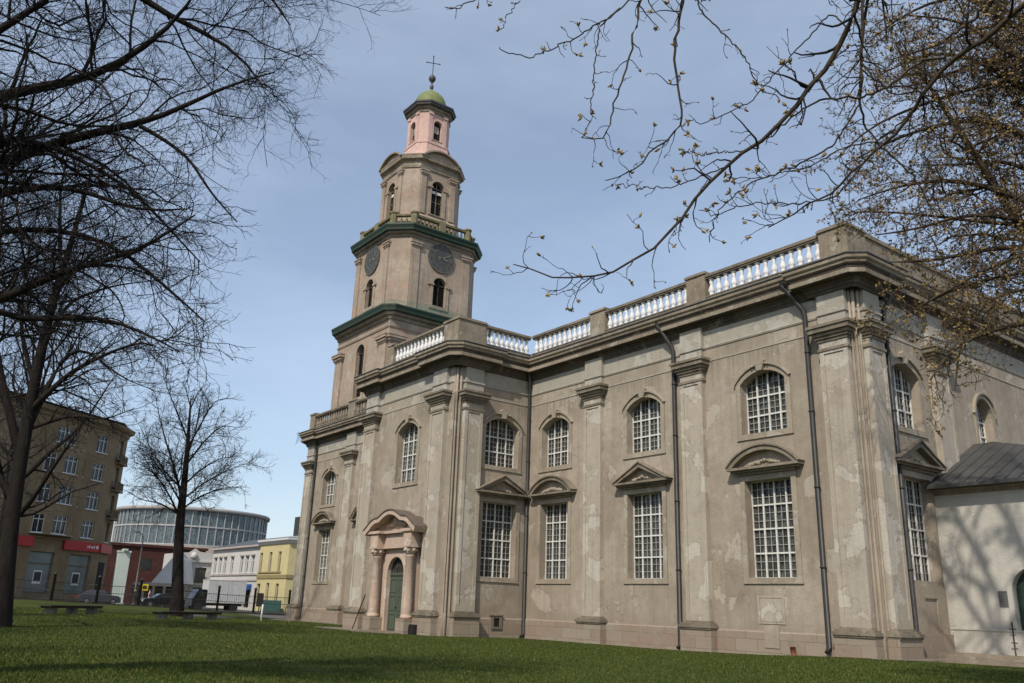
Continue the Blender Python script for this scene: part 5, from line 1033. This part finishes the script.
# --- street things
pp = MB(); px_ = (-105.1,24.9); pp.box(px_[0]-.5,px_[0]+.5,px_[1]-.62,px_[1]+.62,0,5.9); pp.box(px_[0]-.6,px_[0]+.6,px_[1]-.72,px_[1]+.72,-.2,.5); pp.box(px_[0]-.55,px_[0]+.55,px_[1]-.68,px_[1]+.68,5.9,6.1); pp.box(px_[0]-.3,px_[0]+.9,px_[1]-.2,px_[1]+.2,6.1,6.3)
tag(pp.build('advertising_pillar', simple('pale_green_panel', (.55,.62,.55), (.5,.56,.5), 1, .5), None, (*px_,0)), 'tall narrow pale pillar at the corner of the apartment building', 'pillar')
lp = empty('street_lamp', (-101.8,25.9,.2), 'thin grey street lamp post in front of the brick block', 'street lamp'); b = MB(); b.tube([(-101.8,25.9,-.2),(-101.8,25.9,7.4),(-101.6,25.7,7.8),(-101.0,25.0,8.0)], [.09,.06,.05,.04], 8); b.build('pole', M_['concrete'], lp); b = MB(); b.box(-101.3,-100.4,24.6,25.1,7.95,8.1); b.build('lamp_head', M_['concrete'], lp)
rs = empty('road_sign', (-96.7,25.5,.2), 'yellow road sign on a thin post behind the fence', 'sign'); b = MB(); b.tube([(-96.7,25.5,-.1),(-96.7,25.5,2.6)], .035, 6); b.build('pole', M_['concrete'], rs)
b = MB(); b.box(-96.66,-96.62,25.15,25.85,1.85,2.5, 0); b.box(-96.62,-96.61,25.3,25.7,2.0,2.35,1); b.build('panel', [simple('yellow_sign', (.75,.58,.02)), M_['iron']], rs)
M_['carblack'] = simple('black_car_paint', (.014,.015,.017), (.012,.012,.014), 1, .25, 0, .5); M_['cargrey'] = simple('grey_car_paint', (.05,.055,.065), (.045,.05,.06), 1, .28, 0, .5); M_['tyre'] = simple('tyre_rubber', (.02,.02,.02), None, 5, .85); M_['alloy'] = simple('wheel_rim', (.35,.35,.36), None, 4, .35, 0, .5, .7); M_['lamp'] = simple('red_lamp', (.25,.015,.012)); M_['headl'] = simple('headlight', (.55,.55,.53), None, 3, .2)
def car(x, y, ln, mat, label, flip=1):
    g0 = gzf(x,y)-.1; t = empty('parked_car', (x,y,g0), label, 'car', 'cars parked in the street'); w_ = .86; h = ln/2
    F = lambda s: frame((x+s*0,y,g0), (0,flip,0), (1,0,0))
    f = F(0); prof = [(-h,.35),(-h+.05,.75),(-h+.35,.92),(-h*.42,1.0),(-h*.16,1.44),(h*.42,1.47),(h*.78,1.02),(h-.08,.95),(h,.55),(h-.05,.3),(-h+.1,.24)]
    n = len(prof); rows = []
    for o, sx, sz in ((-w_,.97,.97),(-w_*.88,1,1),(w_*.88,1,1),(w_,.97,.97)): rows.append([f(a*sx, (z*sz if z < 1.1 else z), o*(1 if z < 1.05 else .80)) for a,z in prof])
    b = MB(); b.add(sum(rows,[]), [(r*n+i,r*n+(i+1)%n,(r+1)*n+(i+1)%n,(r+1)*n+i) for r in range(3) for i in range(n)]+[tuple(range(n)),tuple(3*n+i for i in range(n))], 0, False); b.build('body', mat, t)
    for s in (-1,1):
        b = MB(); b.hexa([f(-h*.33,1.03,s*w_*.9),f(h*.62,1.05,s*w_*.9),f(h*.62,1.05,s*(w_*.9+.02)),f(-h*.33,1.03,s*(w_*.9+.02)),f(-h*.13,1.39,s*w_*.78),f(h*.40,1.41,s*w_*.78),f(h*.40,1.41,s*(w_*.78+.03)),f(-h*.13,1.39,s*(w_*.78+.03))]); b.build('side_window', M_['cityglass'], t)
        for a in (-h*.62,h*.6):
            c = Vector(f(a,.32,s*(w_-.06))); b = MB(); k = 16; V = [c+Vector((o*s,.32*r*math.cos(2*math.pi*i/k),.32*r*math.sin(2*math.pi*i/k))) for o, r in ((-.14,1),(.06,1),(.075,.9)) for i in range(k)]
            b.add(V, [(r*k+i,r*k+(i+1)%k,(r+1)*k+(i+1)%k,(r+1)*k+i) for r in range(2) for i in range(k)]+[tuple(2*k+i for i in range(k))]); o_ = b.build('wheel', M_['tyre'], t, c)
            b = MB(); b.add([c+Vector((.08*s,.2*math.cos(2*math.pi*i/k),.2*math.sin(2*math.pi*i/k))) for i in range(k)], [tuple(range(k))]); b.build('rim', M_['alloy'], o_)
        b = MB(); b.fbox(f, -h+.0, -h+.16, .62, .78, s*w_*.82-.14, s*w_*.82+.1); b.build('headlight', M_['headl'], t); b = MB(); b.fbox(f, h-.14, h+.01, .68, .86, s*w_*.82-.14, s*w_*.82+.1); b.build('tail_light', M_['lamp'], t)
    b = MB(); b.hexa([f(-h*.42,1.02,-w_*.78),f(-h*.42,1.02,w_*.78),f(-h*.45,1.04,w_*.78),f(-h*.45,1.04,-w_*.78),f(-h*.17,1.41,-w_*.68),f(-h*.17,1.41,w_*.68),f(-h*.19,1.43,w_*.68),f(-h*.19,1.43,-w_*.68)]); b.build('windscreen', M_['cityglass'], t)
car(-97.2, 27.6, 4.4, M_['carblack'], 'black car parked behind the trunk of the lone slender tree'); car(-100.4, 22.0, 4.2, M_['cargrey'], 'dark grey car parked before the apartment building corner', -1)
# box truck
tx, ty = -99.3, 34.6; g0 = gzf(tx,ty)-.1; tk = empty('box_truck', (tx,ty,g0), 'truck with a pale grey box body standing in front of the white house', 'truck'); f = frame((tx,ty,g0), (0,1,0), (1,0,0))
b = MB(); b.fbox(f,-1.9,2.35,.95,3.35,-1.1,1.1); b.fbox(f,-1.92,2.37,.9,1.0,-1.12,1.12); b.fbox(f,-1.92,2.37,3.3,3.38,-1.12,1.12); b.fbox(f,.2,.26,1.0,3.3,1.1,1.13); b.build('box_body', plaster('grey_tarpaulin', (.56,.56,.55), (.5,.5,.5), (.6,.6,.6), (.27,.26,.25), .58, .64, .4, .56, .9, 61), tk)
b = MB(); b.prism(f, [(-3.5,.5),(-2.0,.5),(-2.0,2.3),(-2.9,2.3),(-3.35,1.5),(-3.5,1.3)], -1.0, 1.0, 0, True); b.build('cab', M_['carblack'], tk); b = MB(); b.prism(f, [(-3.2,1.5),(-2.3,1.5),(-2.3,2.15),(-2.85,2.15)], 1.0, 1.02); b.build('side_window', M_['cityglass'], tk); b = MB(); b.fbox(f,-2,2.3,.6,.9,-.5,.5); b.build('chassis', M_['iron'], tk)
for a in (-2.75,1.2):
    for s in (-1,1):
        c = Vector(f(a,.45,s*.9)); k = 16; b = MB(); V = [c+Vector((o*s,.45*math.cos(2*math.pi*i/k),.45*math.sin(2*math.pi*i/k))) for o in (-.16,.13) for i in range(k)]; b.add(V, [(i,(i+1)%k,k+(i+1)%k,k+i) for i in range(k)]+[tuple(k+i for i in range(k))]); b.build('wheel', M_['tyre'], tk, c)
# two passers-by
def person(x, y, label, top_c, leg_c, az):
    g0 = gzf(x,y)-.03; bm_ = bpy.data.meshes.new('person'); o = bpy.data.objects.new('person', bm_); COL.objects.link(o); o.location = (x,y,g0); o.rotation_euler = (0,0,az)
    J = [((0,0,.92),.155),((0,0,1.12),.14),((0,0,1.36),.165),((0,0,1.5),.065),((0,0,1.58),.085),((0,.01,1.68),.095),((.10,0,.86),.095),((.11,.10,.48),.065),((.11,.02,.08),.045),((.11,.16,.04),.04),((-.10,0,.86),.095),((-.11,-.02,.48),.065),((-.11,-.2,.10),.045),((-.11,-.06,.04),.04),((.2,0,1.38),.06),((.25,-.04,1.1),.048),((.24,.08,.86),.036),((.24,.13,.78),.034),((-.2,0,1.38),.06),((-.25,.02,1.1),.048),((-.24,.14,.88),.036),((-.24,.19,.80),.034)]
    E_ = [(0,1),(1,2),(2,3),(3,4),(4,5),(0,6),(6,7),(7,8),(8,9),(0,10),(10,11),(11,12),(12,13),(2,14),(14,15),(15,16),(16,17),(2,18),(18,19),(19,20),(20,21)]
    bm_.from_pydata([j[0] for j in J], E_, []); md = o.modifiers.new('skin', 'SKIN'); md.use_smooth_shade = True
    for v, j in zip(bm_.skin_vertices[0].data, J): v.radius = (j[1], j[1])
    bm_.skin_vertices[0].data[0].use_root = True; sb = o.modifiers.new('sub', 'SUBSURF'); sb.levels = sb.render_levels = 1
    m = NT('clothes'); sp = m.n('ShaderNodeSeparateXYZ'); tco = m.n('ShaderNodeTexCoord'); m.l(tco.outputs['Object'], sp.inputs[0]); st = m.n('ShaderNodeMath', operation='GREATER_THAN'); st.inputs[1].default_value = .93; m.l(sp.outputs[2], st.inputs[0]); s2 = m.n('ShaderNodeMath', operation='GREATER_THAN'); s2.inputs[1].default_value = 1.5; m.l(sp.outputs[2], s2.inputs[0])
    bm_.materials.append(m.done(m.mix(s2.outputs[0], m.mix(st.outputs[0], leg_c, top_c), (.42,.26,.19)), .85))
    hb = MB(); hb.ball((x,y,g0+1.71), .105, 0, 10, 1.0); hb.build('hair', simple('dark_hair', (.03,.02,.015)), o); tag(o, label, 'person'); 
person(-97.0, 24.75, 'person in dark clothes walking beside the yellow road sign', (.02,.02,.024), (.025,.025,.03), .3); person(-97.8, 26.4, 'person in a pale pink top and light trousers near the yellow road sign', (.55,.36,.34), (.5,.48,.45), -.4)
# posts on the lawn near the church corner, leaning stake by the portal
wp = at(261, 621, 68); b = MB(); g0 = gzf(wp.x,wp.y); b.lathe((wp.x,wp.y,g0), [(.07,-.2),(.07,1.15),(.03,1.2)], 8); tag(b.build('marker_post', M_['wframe'], None, (wp.x,wp.y,g0)), 'short white marker post standing on the lawn near the church corner', 'post')
h0, h1 = at(284.5,621,70), at(289,621,68); g0 = gzf(h0.x,h0.y); b = MB(); b.tube([(h0.x,h0.y,g0-.2),(h0.x,h0.y,g0+1.05),(h1.x,h1.y,g0+1.05),(h1.x,h1.y,g0-.2)], .03, 6); b.tube([(h0.x,h0.y,g0+.5),(h1.x,h1.y,g0+.5)], .02, 6); tag(b.build('hoop_barrier', M_['concrete'], None, (h0.x,h0.y,g0)), 'grey metal hoop barrier by the west corner of the church', 'barrier')
sg = at(258.5, 612, 97); g0 = gzf(sg.x,sg.y); b = MB(); b.tube([(sg.x,sg.y,g0-.2),(sg.x,sg.y,g0+1.2)], .05, 6); b.box(sg.x-.06,sg.x+.06,sg.y-.35,sg.y+.35,g0+.75,g0+2.1); tag(b.build('notice_board', M_['iron'], None, (sg.x,sg.y,g0)), 'dark notice board on a post by the fence before the yellow house', 'notice board')
b = MB(); b.tube([(-48.3,24.9,-.25),(-48.25,25.62,1.9)], .035, 6); tag(b.build('wooden_stake', M_['slat'], None, (-48.9,24.2,-.2)), 'thin dark stake leaning against the church wall left of the portal', 'stake')
